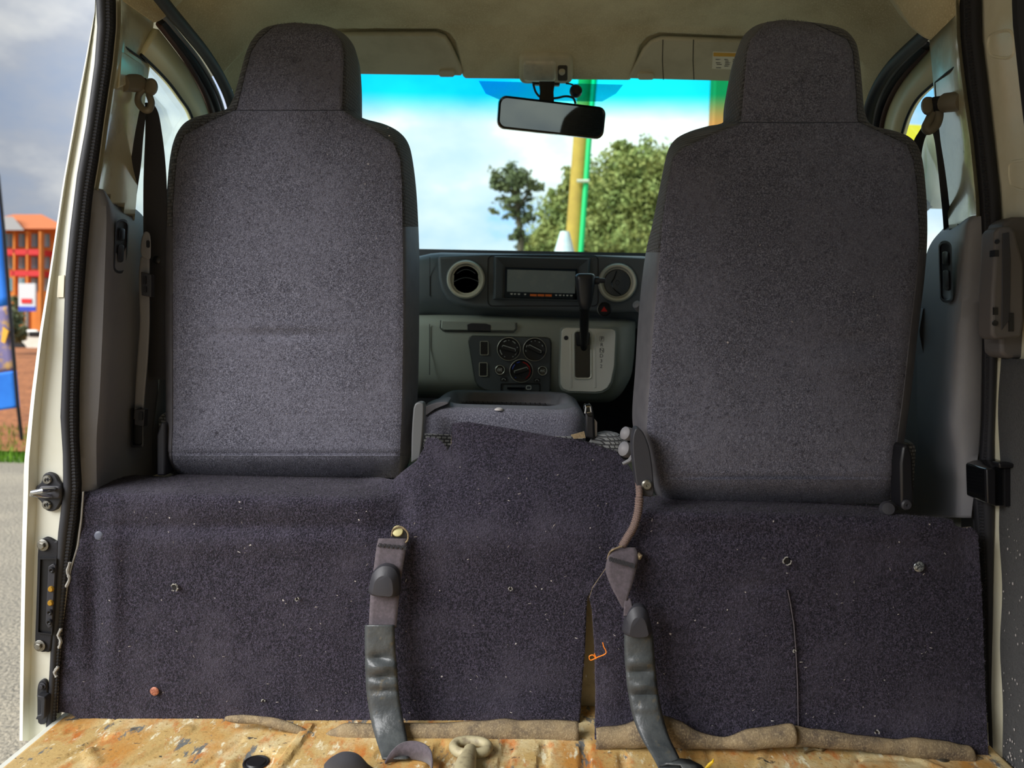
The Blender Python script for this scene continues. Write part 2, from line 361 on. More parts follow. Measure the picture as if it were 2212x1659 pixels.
def ceilpt(a, b):
    x = -.735+1.47*a; Y = 1.36+.67*b
    z = z_ceil(x, Y)
    if Y > 1.75:
        p = proj((x, Y, z))
        if 30 < p[1] < 240:
            for poly in (VISL, VISR):
                q = [(u, v if v < 140 else v+60) for u, v in poly]
                d = dpoly(p, q)*(1 if inside(p, q) else -1); z += .020*sst(-5, 5, d)
    # soft creases in the felt by the right door
    z += .0025*math.sin(60*x+14*Y)*math.exp(-((x-.62)/.07)**2)*math.exp(-((Y-1.72)/.12)**2)
    return Vector((x, Y, z))
CE = S('ceiling', grid(240, 150, ceilpt), head, label='dirty beige felt headliner over the cab', ang=80, origin=(0, 1.7, 1.4))
S('ceiling_cargo', grid(30, 40, lambda a, b: Vector((-.76+1.52*a, -.9+2.28*b, z_ceil(-.76+1.52*a, 1.3)-.012-.05*sst(.92, 1, b)*0))), head, label='beige headliner panel over the cargo space', solid=-.01, origin=(0, .2, 1.4))
S('roof', grid(20, 30, lambda a, b: Vector((-.9+1.8*a, -1+3.0*b, 1.56-.16*abs(2*a-1)**4-.10*sst(.8, 1, b)))), white, solid=.01, label='white outer roof skin of the van', origin=(0, .5, 1.56))
# unseen tailgate added to cut rear light: lower panel, side posts and dark glass
for nm, c, sz, lb in (('wall_back', (0, -.93, .36), (1.72, .04, .80), 'cream panel of the unseen tailgate added to cut rear light'), ('trim_6', (-.78, -.93, 1.07), (.16, .04, .64), 'cream left post of the added tailgate'), ('trim_7', (.78, -.93, 1.07), (.16, .04, .64), 'cream right post of the added tailgate')):
    S(nm, box(c, sz), paint, bev=.01, label=lb)
S('window_4', box((0, -.93, 1.07), (1.42, .006, .64)), mat_glass('dark_rear_glass', (.30, .34, .33)), label='unseen glass of the added tailgate, tinted dark to dim rear light')
# visors
def visor_thing(name, poly, label):
    ring = [PP(x, y, VP0 + Vector((0, 0, -.004)), VN) for x, y in poly]
    e = empty(name, sum(ring, Vector())/len(ring), label, 'sun visor')
    mk('panel', prism(ring, VN*.013), visor, e, bev=.005, seg=3, smooth=True)
    return e
def on_visor(pts, off=0): return [PP(x, y, VP0+Vector((0, 0, -.004)), VN)-VN*off for x, y in pts]
vl = visor_thing('sun_visor', [(500, 76), (942, 75), (962, 82), (975, 102), (998, 150), (998, 165), (500, 158)], 'plain beige sun visor above the left seat')
mk('clip', prism(on_visor(rrect(948, 149, 983, 163, 6), .006), VN*.01), visor, vl, bev=.002)
vr = visor_thing('sun_visor', [(1358, 171), (1362, 160), (1390, 108), (1406, 92), (1428, 84), (1600, 90), (1850, 98), (1850, 184)], 'beige sun visor with two creases and a paper sticker above the right seat')
mk('clip', prism(on_visor(rrect(1377, 155, 1413, 169, 6), .006), VN*.01), visor, vr, bev=.002)
for x in (1432, 1498):
    mk('crease', tube(on_visor([(x, 86), (x-1, 130), (x+1, 172)], 0), .0012, 6), pencil, vr)
st = mk('sticker', prism(on_visor([(1540, 111), (1640, 114), (1640, 152), (1538, 148)], .0006), VN*.0006), paper, vr, label='cream and yellow paper warning sticker', smooth=False)
mk('sticker_band', prism(on_visor([(1541, 113), (1638, 116), (1638, 123), (1541, 121)], .0009), VN*.0003), yellowp, st, smooth=False)
for k in range(6):
    y = 127+3.6*k
    for a in range(5):
        if random.random() < .8:
            x = 1545+18*a+random.random()*4; mk('print_line', prism(on_visor([(x, y), (x+6+9*random.random(), y+.3), (x+6+5*random.random(), y+1.6), (x, y+1.4)], .0009), VN*.0003), pencil, st, smooth=False)

# ---- windscreen
wsb, wst = (1.335, 2.035), (.74, 2.56)
def wpt(a, b):
    b = b*1.1; z = wst[0]+(wsb[0]-wst[0])*b; Y = wst[1]+(wsb[1]-wst[1])*b + .06*(1-(2*a-1)**2)
    hw = .86-.10*b; return Vector((-hw+2*hw*a, Y, z))
zt = P(1170, 190, 2.06).z; zb = P(1170, 262, 2.1).z
S('window_1', grid(24, 14, wpt), mat_glass('windscreen_glass', (.84, 1, .90), (zb, zt, (.01, .95, 1))), label='greenish windscreen with a blue shade band along the top', origin=(0, 2.2, 0))
# dotted dark sun-strip patch behind the mirror
def wsurf(x, y):
    best = None
    for k in range(60):
        b = 1-k/120; z = wst[0]+(wsb[0]-wst[0])*b; Y0 = wst[1]+(wsb[1]-wst[1])*b
        p = P(x, y, Y0+.055); 
        if best is None or abs(p.z-z) < best[0]: best = (abs(p.z-z), p)
    return best[1]-Vector((0, .012, 0))
fr = mat_glass('shade_patch_glass', (.25, .62, .74))
pp = [(1035, 178), (1345, 186), (1330, 205), (1300, 222), (1080, 218), (1050, 205)]
mk('mirror_shade_patch', prism([wsurf(x, y) for x, y in pp], (0, .002, 0)), fr, label='dotted dark blue patch on the glass behind the mirror', cat='shade patch')

# ---- left and right pillar structure
LO = [(212, -30), (209, 0), (190, 100), (165, 230), (135, 400), (105, 600), (85, 720), (68, 850), (52, 1000), (47, 1200), (44, 1400), (42, 1600), (40, 1680)]
LSO = [(203, -30), (208, 0), (211, 60), (205, 140), (187, 270), (167, 380), (152, 500), (142, 600), (135, 800), (131, 900), (136, 980), (137, 1060), (126, 1150), (115, 1300), (107, 1450), (100, 1560), (94, 1680)]
LSI = [(246, -30), (248, 0), (248, 60), (240, 140), (222, 260), (210, 350), (198, 420), (185, 550), (174, 700), (169, 850), (169, 950), (175, 1050), (170, 1120), (150, 1250), (135, 1400), (126, 1545), (118, 1680)]
YS = 1.335
def pillar_left():
    rows = []
    for y in np.linspace(-30, 1600, 60):
        xo, xs, xi = ix(LO, y), ix(LSO, y), ix(LSI, y); xo = min(xo, xs-2); w = xs-xo
        q = min(1, max(0, (w-4)/50)); yo = YS+.012-.040*q; a = P(xo, y, yo); rows.append([a+Vector((.0, .20, 0)), a+Vector((0, .012, 0)), a, P(xo+.12*w, y, yo-.003), P(xo+.28*w, y, yo+.007), P(xo+.36*w, y, yo+.014*q), P(xs+4, y, YS-.01), P((xs+xi)/2, y, YS+.012), P(xi+6, y, YS+.02), P(xi+8, y, YS+.09)])
    return strip(rows)
PLW = S('wall_left', pillar_left(), white, label='white painted left door pillar behind the rubber seal', origin=(-.85, 1.4, 0))
RSL = [(2076, -30), (2078, 0), (2080, 80), (2090, 170), (2108, 300), (2120, 420), (2125, 520), (2125, 700), (2124, 900), (2117, 1000), (2104, 1080), (2110, 1150), (2120, 1250), (2128, 1500), (2134, 1680)]
RSR = [(2116, -30), (2118, 0), (2120, 90), (2130, 170), (2145, 300), (2158, 420), (2163, 520), (2158, 650), (2152, 770), (2146, 950), (2146, 1100), (2144, 1300), (2141, 1500), (2146, 1680)]
def pillar_right():
    rows = []
    for y in np.linspace(-30, 1660, 60):
        xi, xs = ix(RSL, y), ix(RSR, y)
        rows.append([P(xi-8, y, YS+.09), P(xi-6, y, YS+.02), P((xs+xi)/2, y, YS+.014), P(xs-3, y, YS+.01), P(xs-3, y, YS+.01)+Vector((.004, .012, 0)), P(xs-3, y, YS+.01)+Vector((.05, .19, 0))])
    return strip(rows)
S('wall_right', pillar_right(), rubberdk, label='dark right door pillar edge behind the rubber seal', origin=(.82, 1.4, 0))

mk('sticker', prism([P(x, y, YS-.012) for x, y in ((126, 596), (139, 594), (137, 642), (123, 642))], (0, .002, 0)), paper, PLW, smooth=False, label='small faded paper sticker')
# seals: bulb tube + ribbed grip strip
def seal(name, out, inn, side, label):
    ys = np.linspace(-30, 1690 if side > 0 else 1570, 240)
    mid = [(P((ix(out, y)*.68+ix(inn, y)*.32), y, YS-.008), abs(ix(out, y)-ix(inn, y))*.30/F*YS) for y in ys]
    e = empty(name, (mid[-1][0].x, YS, mid[-1][0].z), label, 'door seal')
    mk('bulb', tube([m[0] for m in mid], [m[1] for m in mid], 12), rubber if side < 0 else rubberdk, e)
    ys2 = np.linspace(-30, 1560, 900); g = []; gr = []
    for k, y in enumerate(ys2):
        f = .36 if side < 0 else .42
        g.append(P(ix(out, y)*f+ix(inn, y)*(1-f), y, YS-.006)); gr.append((abs(ix(out, y)-ix(inn, y))*.22/F*YS)*(1 if (k//2) % 2 else .80))
    mk('ribbed_grip', tube(g, gr, 8), rubber if side < 0 else rubberdk, e, ang=25)
    lip = [[P(ix(inn, y)-9*(-side), y, YS+.002), P(ix(inn, y)+1*(-side), y, YS+.012)] for y in np.linspace(-30, 1540, 80)]
    mk('lip', strip(lip), rubberdk, e, solid=.003)
    return e
seal('door_seal', LSO, LSI, -1, 'black ribbed rubber door seal along the white left pillar')
seal('door_seal', RSR, RSL, 1, 'black ribbed rubber door seal beside the cream sliding door')

# inner painted pillar faces
def inner_pillar(name, edge, inn, side, y1, label):
    rows = []
    for y in np.linspace(-20, y1, 110):
        xi = ix(inn, y); xe = ix(edge, y); ya, yb = (412, 476) if side < 0 else (470, 500)
        def q(f, x, Y): return P(x, y, Y+.09*sst(ya+(yb-ya)*f, ya+(yb-ya)*f+10, y))   # steps back behind the plastic cover
        rows.append([q(0, xi+5*-side, YS+.02), q(0, xi+13*-side, YS+.012), q(.1, xi+16*-side, YS+.03), q(.42, xi+.42*(xe-xi), YS+.07), q(.75, xi+.75*(xe-xi), YS+.125), q(1, xe, YS+.17), q(1, xe, YS+.17)+Vector((side*.05, .012, 0))])
    return S(name, strip(rows), paintin, label=label, origin=(side*.8, 1.4, .8))
EL = [(332, -20), (332, 50), (318, 180), (311, 240), (302, 330), (294, 440), (288, 500)]
ER = [(1996, -20), (2008, 92), (2015, 170), (2022, 260), (2034, 350), (2048, 470), (2054, 540)]
ipl = inner_pillar('wall_left_inner', EL, LSI, -1, 500, 'shiny cream painted metal inside the left pillar')
ipr = inner_pillar('wall_right_inner', ER, RSL, 1, 540, 'shiny cream painted metal inside the right pillar')
# panel joints on the pillars
mk('joint', tube([P(257, 92, YS+.035), P(285, 112, YS+.08), P(319, 137, YS+.165)], .0022, 6), rubberdk, ipl)
mk('joint', tube([P(2079, 132, YS+.03), P(2045, 158, YS+.09), P(2021, 178, YS+.16), P(2024, 250, YS+.165)], .0022, 6), rubberdk, ipr)
mk('recess_panel', prism([P(262, 108, YS+.036), P(313, 140, YS+.15), P(311, 170, YS+.15), P(257, 190, YS+.036)], (-.01, .004, 0)), paintin, ipl, bev=.003)
# headliner corner pieces hanging over the pillars
def corner(name, pts, label):
    ring = [P(x, y, Y) for x, y, Y in pts]
    return S(name, loft([ring, [p+Vector((0, .06, .05)) for p in ring]], True, True), head, bev=.012, seg=3, label=label)
corner('trim_2', [(255, -40, 1.345), (262, 5, 1.35), (330, 52, 1.42), (346, 50, 1.44), (372, 22, 1.47), (400, -40, 1.47)], 'beige headliner corner above the left pillar')
corner('trim_3', [(2085, -40, 1.345), (2072, 30, 1.35), (2012, 90, 1.42), (1995, 86, 1.44), (1970, 62, 1.47), (1900, -40, 1.47)], 'beige headliner corner above the right pillar')

# grey plastic lower covers
def cover(name, rows, label):
    """rows: (y, x_back_edge, x_corner, x_far)"""
    side = -1 if rows[0][1] < 1000 else 1
    cc = cat(rows, 6); out = []
    for y, xb, xc, xf in cc:
        out.append([P(xb, y, YS+.05), P(xb, y, YS+.02), P(xb*.93+xc*.07, y, YS+.014), P(xb*.5+xc*.5, y, YS+.018), P(xb*.15+xc*.85, y, YS+.024), P(xc, y, YS+.035), P(xc*.9+xf*.1, y, YS+.06), P(xc*.75+xf*.25, y, YS+.095), P(xc*.4+xf*.6, y, YS+.16), P(xf, y, YS+.22), P(xf, y, YS+.22)+Vector((side*.03, .01, 0))])
    t0 = out[0]; out.insert(0, [p+Vector((side*.006, .012, -.004)) for p in t0])
    return S(name, strip(out), plastic, label=label, solid=-.003, ang=60, origin=(side*.8, 1.4, .4))
cl = cover('trim_4', [(413, 197, 222, 246), (430, 193, 229, 262), (448, 191, 233, 284), (480, 187, 235, 313), (560, 182, 233, 335), (700, 172, 229, 336), (850, 166, 222, 338), (940, 166, 214, 338), (1000, 172, 212, 338), (1052, 176, 212, 338), (1085, 178, 212, 338)], 'grey grained plastic cover on the left pillar')
cr = cover('trim_5', [(470, 2118, 2100, 2084), (480, 2119, 2090, 2062), (500, 2120, 2086, 2036), (540, 2121, 2082, 2008), (620, 2122, 2076, 1990), (700, 2122, 2068, 1985), (850, 2119, 2060, 1984), (920, 2117, 2056, 1985), (990, 2112, 2066, 1986), (1060, 2104, 2068, 1990), (1118, 2097, 2066, 1994)], 'grey plastic cover on the right pillar, shiny along its corner')
def bezel(par, cx, cy, w, h, Yc, nx, sk=0):
    def ring(s, t, off, n=5):
        out = []
        for x, y in rrect(cx-w*s, cy-h*t, cx+w*s, cy+h*t, w*s*.95, n):
            out.append(P(x-sk*(y-cy), y, Yc+nx*(x-cx)-off))
        return out
    b = mk('bezel', loft([ring(1.12, 1.05, -.004), ring(1.12, 1.05, .002), ring(.92, .96, .003), ring(.85, .93, -.002)], False, True), plasticdk, par, label='oblong black adjuster slot')
    for dy, hh in ((-.45, .24), (.28, .34)):
        def r2(s, off): return [P(x-sk*(y-cy), y, Yc+nx*(x-cx)-off) for x, y in rrect(cx-w*.5*s, cy+h*dy-h*hh*s, cx+w*.5*s, cy+h*dy+h*hh*s, w*.42*s)]
        mk('button', loft([r2(1, -.003), r2(1, .003), r2(.8, .005)], False, True), black if dy < 0 else plasticdk, b)
bezel(cl, 262, 532, 13, 56, 1.425, .0022, .05)
bezel(cr, 2043, 587, 13, 64, 1.415, -.0021, -.03)

# ---- front doors: frame, seal arc, glass and inner panel
def arc_tube(name, pts, X, r, mat, par): 
    return mk(name, tube([PX(x, y, Xk) for x, y, Xk in cat([(p[0], p[1], X*(1-.00008*(260-p[1]))) for p in pts], 8)], r, 10), mat, par)
def front_door(name, side, arcs, frame, glassedge, label):
    X = side*.775
    def pt(p, dx=0): return PX(p[0], p[1], X*(1-.00022*(260-p[1]))+dx*side)
    e = empty(name, (side*.8, 1.9, .1), label, 'door'); e['kind'] = 'structure'; del e['category']
    for nm, pts, r, m, dx in arcs:
        mk(nm, tube([pt(p, dx) for p in cat(pts, 8)], r, 10), m, e)
    fo, fi = [[pt(p, .012) for p in cat(q, 8)] for q in frame]
    mk('window_frame', strip([[a, b] for a, b in zip(fo, fi)]), M('frame_cream_sunlit', (240, 230, 184), .45) if 'frame_cream_sunlit' not in MATS else MATS['frame_cream_sunlit'], e, solid=.012)  # paint lightened so its colour stands in for sunlight on the frame
    mk('glass_gasket', tube([q-Vector((side*.004, 0, 0)) for q in fi], .003, 6), rubberdk, e)
    # inner panel with sill
    prof = [(.80, .10), (.79, .45), (.765, .62), (.745, .70), (.75, .745), (.79, .76), (.83, .75)]
    mk('inner_panel', loft([[Vector((side*x, Y, z)) for x, z in prof] for Y in (1.53, 1.8, 2.1, 2.33)], False, False, False), plastic, e, ang=35)
    mk('sill_strip', box((side*.80, 1.93, .762), (.03, .8, .012)), rubberdk, e)
    mk('outer_skin', box((side*.865, 1.95, .25), (.01, .85, 1.0)), white, e)
    return e
armL = [('seal_arc', [(318, -40), (365, 20), (405, 68), (445, 118), (478, 172), (500, 225), (512, 290)], .012, rubber, -.045), ('seal_lip', [(352, 34), (392, 82), (430, 130), (462, 185), (482, 240), (492, 300)], .005, plastic, -.008),
        ('seal_inner_lip', [(348, 42), (385, 90), (420, 138), (450, 190), (470, 245), (478, 300)], .009, rubberdk, 0), ('rust_lip', [(343, 52), (380, 100), (412, 146), (440, 198), (458, 250), (466, 300)], .006, M('brown_rubber', (88, 62, 54), .7), .004)]  # the thick inner lip is plain black rubber
d1 = front_door('door_1', -1, armL, ([(336, 62), (372, 108), (404, 152), (432, 206), (450, 258), (458, 320)], [(300, 118), (332, 148), (362, 180), (386, 212), (408, 246), (425, 300)]), None, 'cream framed left front door beyond the seat belt')
armR = [('seal_arc', [(2004, 70), (1990, 82), (1950, 118), (1920, 150), (1895, 190), (1878, 235), (1868, 300)], .012, rubber, -.045), ('seal_lip', [(1996, 92), (1958, 128), (1928, 164), (1905, 205), (1890, 250), (1882, 300)], .005, plastic, -.008),
        ('seal_inner_lip', [(2000, 98), (1966, 134), (1936, 170), (1912, 212), (1898, 255), (1890, 310)], .009, rubberdk, 0), ('rust_lip', [(2004, 104), (1974, 138), (1944, 176), (1922, 216), (1908, 258), (1900, 310)], .006, MATS['brown_rubber'], .004)]
d2 = front_door('door_2', 1, armR, ([(2030, 80), (1985, 128), (1950, 176), (1928, 218), (1914, 262), (1905, 320)], [(2060, 150), (2015, 186), (1985, 215), (1965, 250), (1952, 290), (1940, 340)]), None, 'cream framed right front door beyond the seat belt')
sideglass = mat_glass('side_glass', (.93, 1, .96))
for side, nm in ((-1, 'window_2'), (1, 'window_3')):
    S(nm, grid(2, 6, lambda a, b: Vector((side*(.885-.07*b), 1.46+.85*a*(1-.25*b), .75+.46*b))), sideglass, label='tinted side glass of the %s front door' % ('left' if side < 0 else 'right'), solid=.004)
# side mirror outside the right door
sm = empty('side_mirror', (1.02, 2.02, .80), 'cream rounded wing mirror outside the right front window', 'mirror')
c0 = PX(2008, 345, 1.0)
mk('mirror_shell', loft([[c0+Vector((.02*k-.02, .10*math.cos(t)*s*.5, .125*math.sin(t)*s)) for t in np.linspace(0, 2*PI, 21)[:-1]] for k, s in ((0, .55), (.4, .85), (1, 1), (3, 1), (5, .9), (6, .5))]), paint, sm)
mk('arm', tube([c0+Vector((0, 0, -.11)), Vector((.93, c0.y-.02, c0.z-.17)), Vector((.86, c0.y-.02, c0.z-.2))], .018, 8), black, sm)

# ---- right sliding door (closed), inner side
XD = sorted([(p.z, p.x) for p in (P(x-4, y, 1.338) for x, y in RSR)])
XD = [(-.3, XD[0][1]+.004)]+XD+[(1.45, XD[-1][1]-.014)]
def xdoor(z): return float(np.interp(z, [q[0] for q in XD], [q[1] for q in XD]))
d3 = empty('door_3', (.83, .6, 0), 'cream sliding door on the right with a black carpeted lower half', 'door'); d3['kind'] = 'structure'; del d3['category']
# window hole: built as a frame of quads around the opening
zs = [-.1, 0, .2, .45, .62, .75, .9, 1.0, 1.1, 1.2, 1.3, 1.38, 1.42]
def door_skin():
    def f(a, b):
        z = -.1+1.52*b; Y = -.6+1.965*a
        x = xdoor(z)
        return Vector((x, Y, z))
    V, Fc = grid(90, 70, f); keep = []
    for q in Fc:
        c = sum((V[i] for i in q), Vector())/4
        if .86 < c.z < 1.33 and -.4 < c.y < 1.215 and not (c.y > 1.215-.05+(.0) and c.z > 1.33-.05): continue
        keep.append(q)
    return V, keep
mk('inner_skin', door_skin(), paint, d3, solid=.004)
mk('window_gasket', tube([Vector((xdoor(z)-.004, Y, z)) for Y, z in cat([(1.13, .865), (1.20, .90), (1.222, .97), (1.222, 1.2), (1.205, 1.30), (1.15, 1.335), (.4, 1.335), (-.3, 1.33), (-.4, 1.2), (-.4, .95), (-.3, .865), (.4, .862)], 6, True)], .012, 8, True), rubberdk, d3)
mk('outer_skin', grid(2, 12, lambda a, b: Vector((xdoor(-.3+1.15*b)+.05, -.6+1.95*a, -.3+1.15*b))), white, d3, solid=.004)
mk('window_pane', grid(2, 6, lambda a, b: Vector((xdoor(.86+.47*b)+.02, -.4+1.62*a, .86+.47*b))), sideglass, d3)
def embossed(name, pts, r=.003):
    ring = []
    for x, y in cat(pts, 5, True):
        p = PX(x, y, .80)
        for _ in range(4): p = PX(x, y, xdoor(p.z)-.001)
        ring.append(p)
    mk(name, tube(ring, r, 6, True), paint, d3)
embossed('pressed_panel', [(2136, 90), (2145, 74), (2185, 68), (2188, 120), (2150, 122), (2138, 108)])
embossed('pressed_panel', [(2180, 372), (2184, 352), (2211, 346), (2230, 345), (2230, 408), (2190, 404), (2182, 390)])
# carpet on the door's lower half
def dcar(a, b):
    z = -.08+.74*b; Y = 1.30-.005*b-1.8*a + (.012*math.sin(b*23)*.3 if a == 0 else 0)
    return Vector((xdoor(z)-.012, Y-.03*(1-b) if a == 0 else Y, z))
mk('carpet_panel', grid(12, 40, dcar), M('door_carpet', (22, 23, 27), .95, var=(300, (38, 39, 43), .45, .7), bump=(380, .8, .003), sheen=.15, spec=.1), d3, solid=.008, label='black carpet panel flecked with paint')
fl_v = []; fl_f = []
for k in range(60):
    x = random.uniform(2168, 2211); y = 1659-random.random()**1.7*560 if k else 1240
    p = PX(x, y, .80)
    for _ in range(3): p = PX(x, y, xdoor(p.z)-.0175)
    r = random.uniform(.0008, .003); n0 = len(fl_v)
    fl_v += [p+Vector((-.0004, r*math.cos(t)*random.uniform(.4, 1), r*1.3*math.sin(t)*random.uniform(.5, 1))) for t in (0, 1.2, 2.6, 3.9, 5.1)]; fl_f.append(tuple(range(n0, n0+5)))
mk('paint_flecks', (fl_v, fl_f), lintm, d3, kind='stuff', smooth=False)
# grey plastic catch housing on the sliding door
hs = [(2150, 502), (2158, 490), (2185, 488), (2194, 500), (2204, 540), (2212, 570), (2212, 700), (2206, 728), (2150, 734), (2142, 722), (2143, 640), (2148, 560)]
hb = [(2165, 500), (2172, 478), (2190, 468), (2260, 468), (2260, 775), (2176, 775), (2162, 764), (2160, 700)]
h0 = mk('catch_housing', join(prism([P(x, y, 1.262) for x, y in hb], (0, .05, 0))), M('catch_plastic', (92, 88, 88), .5, bump=(900, .35, .0006)), d3, bev=.006, seg=3, label='grey plastic catch housing')
mk('catch_cover', prism([P(x, y, 1.238) for x, y in hs], (0, .04, 0)), MATS['catch_plastic'], h0, bev=.005, seg=3)
mk('cover_face', prism([P(x, y, 1.2365) for x, y in [(2166, 504), (2180, 502), (2184, 560), (2182, 690), (2164, 714)]], (0, .004, 0)), plasticdk, h0, bev=.001)
for x, y, r in ((2153, 522, 5), (2149, 698, 6)):
    mk('hole', lathe([(r/F*1.24, 0), (r/F*1.24, .002), (0, .002)], P(x, y, 1.2365), (0, -1, 0), 14), black, h0)
for x0, y0, x1, y1 in ((2149, 540, 2158, 554), (2147, 664, 2156, 680), (2180, 676, 2190, 716)):
    mk('slot', pxp([(x0, y0), (x1, y0), (x1, y1), (x0, y1)], 1.236, 1.25), black, h0)
# black door latch box lower down
lt = mk('latch_box', pxp([(2134, 1016), (2150, 1010), (2230, 1003), (2230, 1092), (2152, 1094), (2136, 1090)], 1.262, 1.33), gloss, d3, bev=.004, seg=3, label='black latch box')
mk('latch_plate', pxp([(2131, 1014), (2150, 1012), (2152, 1020), (2152, 1092), (2133, 1088)], 1.255, 1.263), black, lt, bev=.002)
mk('latch_lever', pxp([(2158, 1000), (2205, 1002), (2206, 992), (2214, 992), (2214, 1010), (2160, 1012)], 1.25, 1.27), black, lt, bev=.002)
mk('latch_groove', pxp([(2172, 1012), (2190, 1011), (2190, 1093), (2172, 1094)], 1.258, 1.27), black, lt)
mk('latch_bolt', lathe([(.008, 0), (.008, .006), (.005, .008), (0, .008)], P(2205, 1105, 1.262), (0, -1, 0), 14), black, lt)

# =================================================================== SEATS
def seat(name, label, outL, outR, seamL, seamR, inner, ytop, yhead, yvin, ycrease, ybot, Yb, k, wrinkles):
    """inner = +1 when the inner (cabin side) edge is the right one"""
    oL = sorted([tuple(p) for p in cat(outL, 8)], key=lambda p: p[1]); oR = sorted([tuple(p) for p in cat(outR, 8)], key=lambda p: p[1])
    poly = np.array([p for p in oL] + [p for p in reversed(oR)])
    A = poly; B = np.roll(poly, -1, 0)
    def dist(x, y):
        d = B-A; t = np.clip(((x-A[:, 0])*d[:, 0]+(y-A[:, 1])*d[:, 1])/(np.sum(d*d, 1)+1e-9), 0, 1)
        q = np.hypot(x-A[:, 0]-t*d[:, 0], y-A[:, 1]-t*d[:, 1]); return q.min()
    ys = sorted(set(list(np.linspace(ytop, ytop+60, 16)) + list(np.linspace(ytop+60, yhead-12, 22)) + list(np.linspace(yhead-12, yhead+110, 44)) + list(np.linspace(yhead+110, ycrease-10, 70)) + list(np.linspace(ycrease-10, ybot, 26)) + [yhead, yvin, ycrease]))
    def cols(y):
        xl, xr = ix(oL, y), ix(oR, y); a, b = ix(seamL, y), ix(seamR, y)
        w = xr-xl; a = min(max(a, xl+.03*w), xl+.4*w); b = max(min(b, xr-.03*w), xr-.4*w)
        return xl, a, b, xr
    NL, NM, NR = 8, 46, 8; R0 = .030; rows = []
    for y in ys:
        xl, a, b, xr = cols(y); Yp = Yb + k*(y-ybot)
        xs = list(np.linspace(xl, a, NL+1)) + list(np.linspace(a, b, NM+1))[1:] + list(np.linspace(b, xr, NR+1))[1:]
        row = []
        for j, x in enumerate(xs):
            d = dist(x, y)/F*Yp if y < ycrease else min(x-xl, xr-x)/F*Yp
            off = R0-math.sqrt(max(0, R0*R0-(R0-d)**2)) if d < R0 else 0
            off -= .010*sst(0, .16, d)
            if inner > 0 and j > NL+NM: off += .075*((j-NL-NM)/NR)**1.25
            if inner < 0 and j < NL: off += .075*((NL-j)/NL)**1.25
            if j in (NL, NL+NM): off += .003
            if abs(y-yhead) < .5: off += .004
            if y > ycrease: off += .004+.055*((y-ycrease)/(ybot-ycrease))**1.4
            elif y > ycrease-8: off += .003
            for wx, wy, sx, sy, h in wrinkles: off += h*math.exp(-((x-wx)/sx)**2-((y-wy)/sy)**2)
            row.append(P(x, y, Yp+off))
        rows.append(row)
    nc = NL+NM+NR+1
    loc = P((outL[-1][0]+outR[-1][0])/2, ybot, Yb+.2); e = empty(name, (loc.x, loc.y, .38), label, 'seat')
    def part(nm, r0, r1, c0, c1, mat, lab=None, ang=60):
        V = [rows[r][c] for r in range(r0, r1+1) for c in range(c0, c1+1)]; n = c1-c0+1
        Fc = [(r*n+c, r*n+c+1, (r+1)*n+c+1, (r+1)*n+c) for r in range(r1-r0) for c in range(n-1)]
        return V, Fc
    ih, iv, ic, ib = ys.index(yhead), ys.index(yvin), ys.index(ycrease), len(ys)-1
    mk('headrest_panel', part('', 0, ih, NL, NL+NM, felt), felt, e, fix=False, ang=70)
    mk('back_panel', part('', ih, ic, NL, NL+NM, felt), felt, e, fix=False, ang=70)
    mk('bottom_flap', part('', ic, ib, NL, NL+NM, felt), felt, e, fix=False, ang=70)
    for c0, c1 in ((0, NL), (NL+NM, nc-1)):
        mk('side_knit', part('', 0, iv, c0, c1, knit), knit, e, fix=False, ang=70)
        mk('side_vinyl', part('', iv, ib, c0, c1, vinyl), vinyl, e, fix=False, ang=70)
    # front of the backrest, closing the body
    fr = []
    for r in rows:
        a, b = r[0], r[-1]; yy = max(a.y, b.y)+.06; n = 12; c = [a]
        for q in range(n+1):
            t = q/n; p = a.lerp(b, .04+.92*t); c.append(Vector((p.x, yy+.035*math.sin(PI*t)**.5, p.z)))
        c.append(b); fr.append(c)
    top = [rows[0][round(i*(nc-1)/14)] for i in range(15)]
    mk('front_cover', strip([top]+fr), knit, e, ang=70)
    cw = (rows[-1][-1].x-rows[-1][0].x)
    mk('seat_cushion', prism([Vector((loc.x+x*cw*.5, Yb+.05+y, .392)) for x, y in rrect(-1, 0, 1, .40, .12)], (0, 0, .11)), knitlt, e, bev=.03, seg=4)
    return e, rows
sl, rl = seat('cab_seat', 'dark felt-backed left cab seat with an integral headrest',
    [(632, 49), (600, 52), (568, 62), (545, 85), (532, 112), (521, 150), (509, 195), (499, 222), (484, 238), (440, 248), (410, 258), (390, 275), (375, 305), (366, 350), (360, 420), (357, 480), (357, 700), (358, 900), (356, 960), (358, 1000), (372, 1030)],
    [(640, 49), (690, 53), (730, 65), (755, 85), (770, 115), (776, 170), (778, 235), (782, 254), (830, 268), (862, 285), (882, 310), (892, 350), (900, 420), (905, 520), (906, 600), (904, 800), (897, 940), (886, 990), (872, 1032)],
    [(600, 49), (560, 85), (543, 112), (530, 160), (512, 236), (455, 262), (398, 292), (384, 330), (376, 400), (371, 480), (369, 700), (370, 900), (371, 1032)],
    [(700, 49), (735, 85), (742, 112), (741, 170), (738, 238), (800, 275), (850, 310), (864, 345), (868, 400), (870, 520), (871, 700), (868, 880), (864, 985), (862, 1032)],
    1, 49, 238, 490, 985, 1032, 1.455, -.00004,
    [(600, 722, 120, 10, .006), (600, 705, 130, 10, -.003), (700, 560, 160, 60, -.002), (440, 860, 60, 60, .004)])
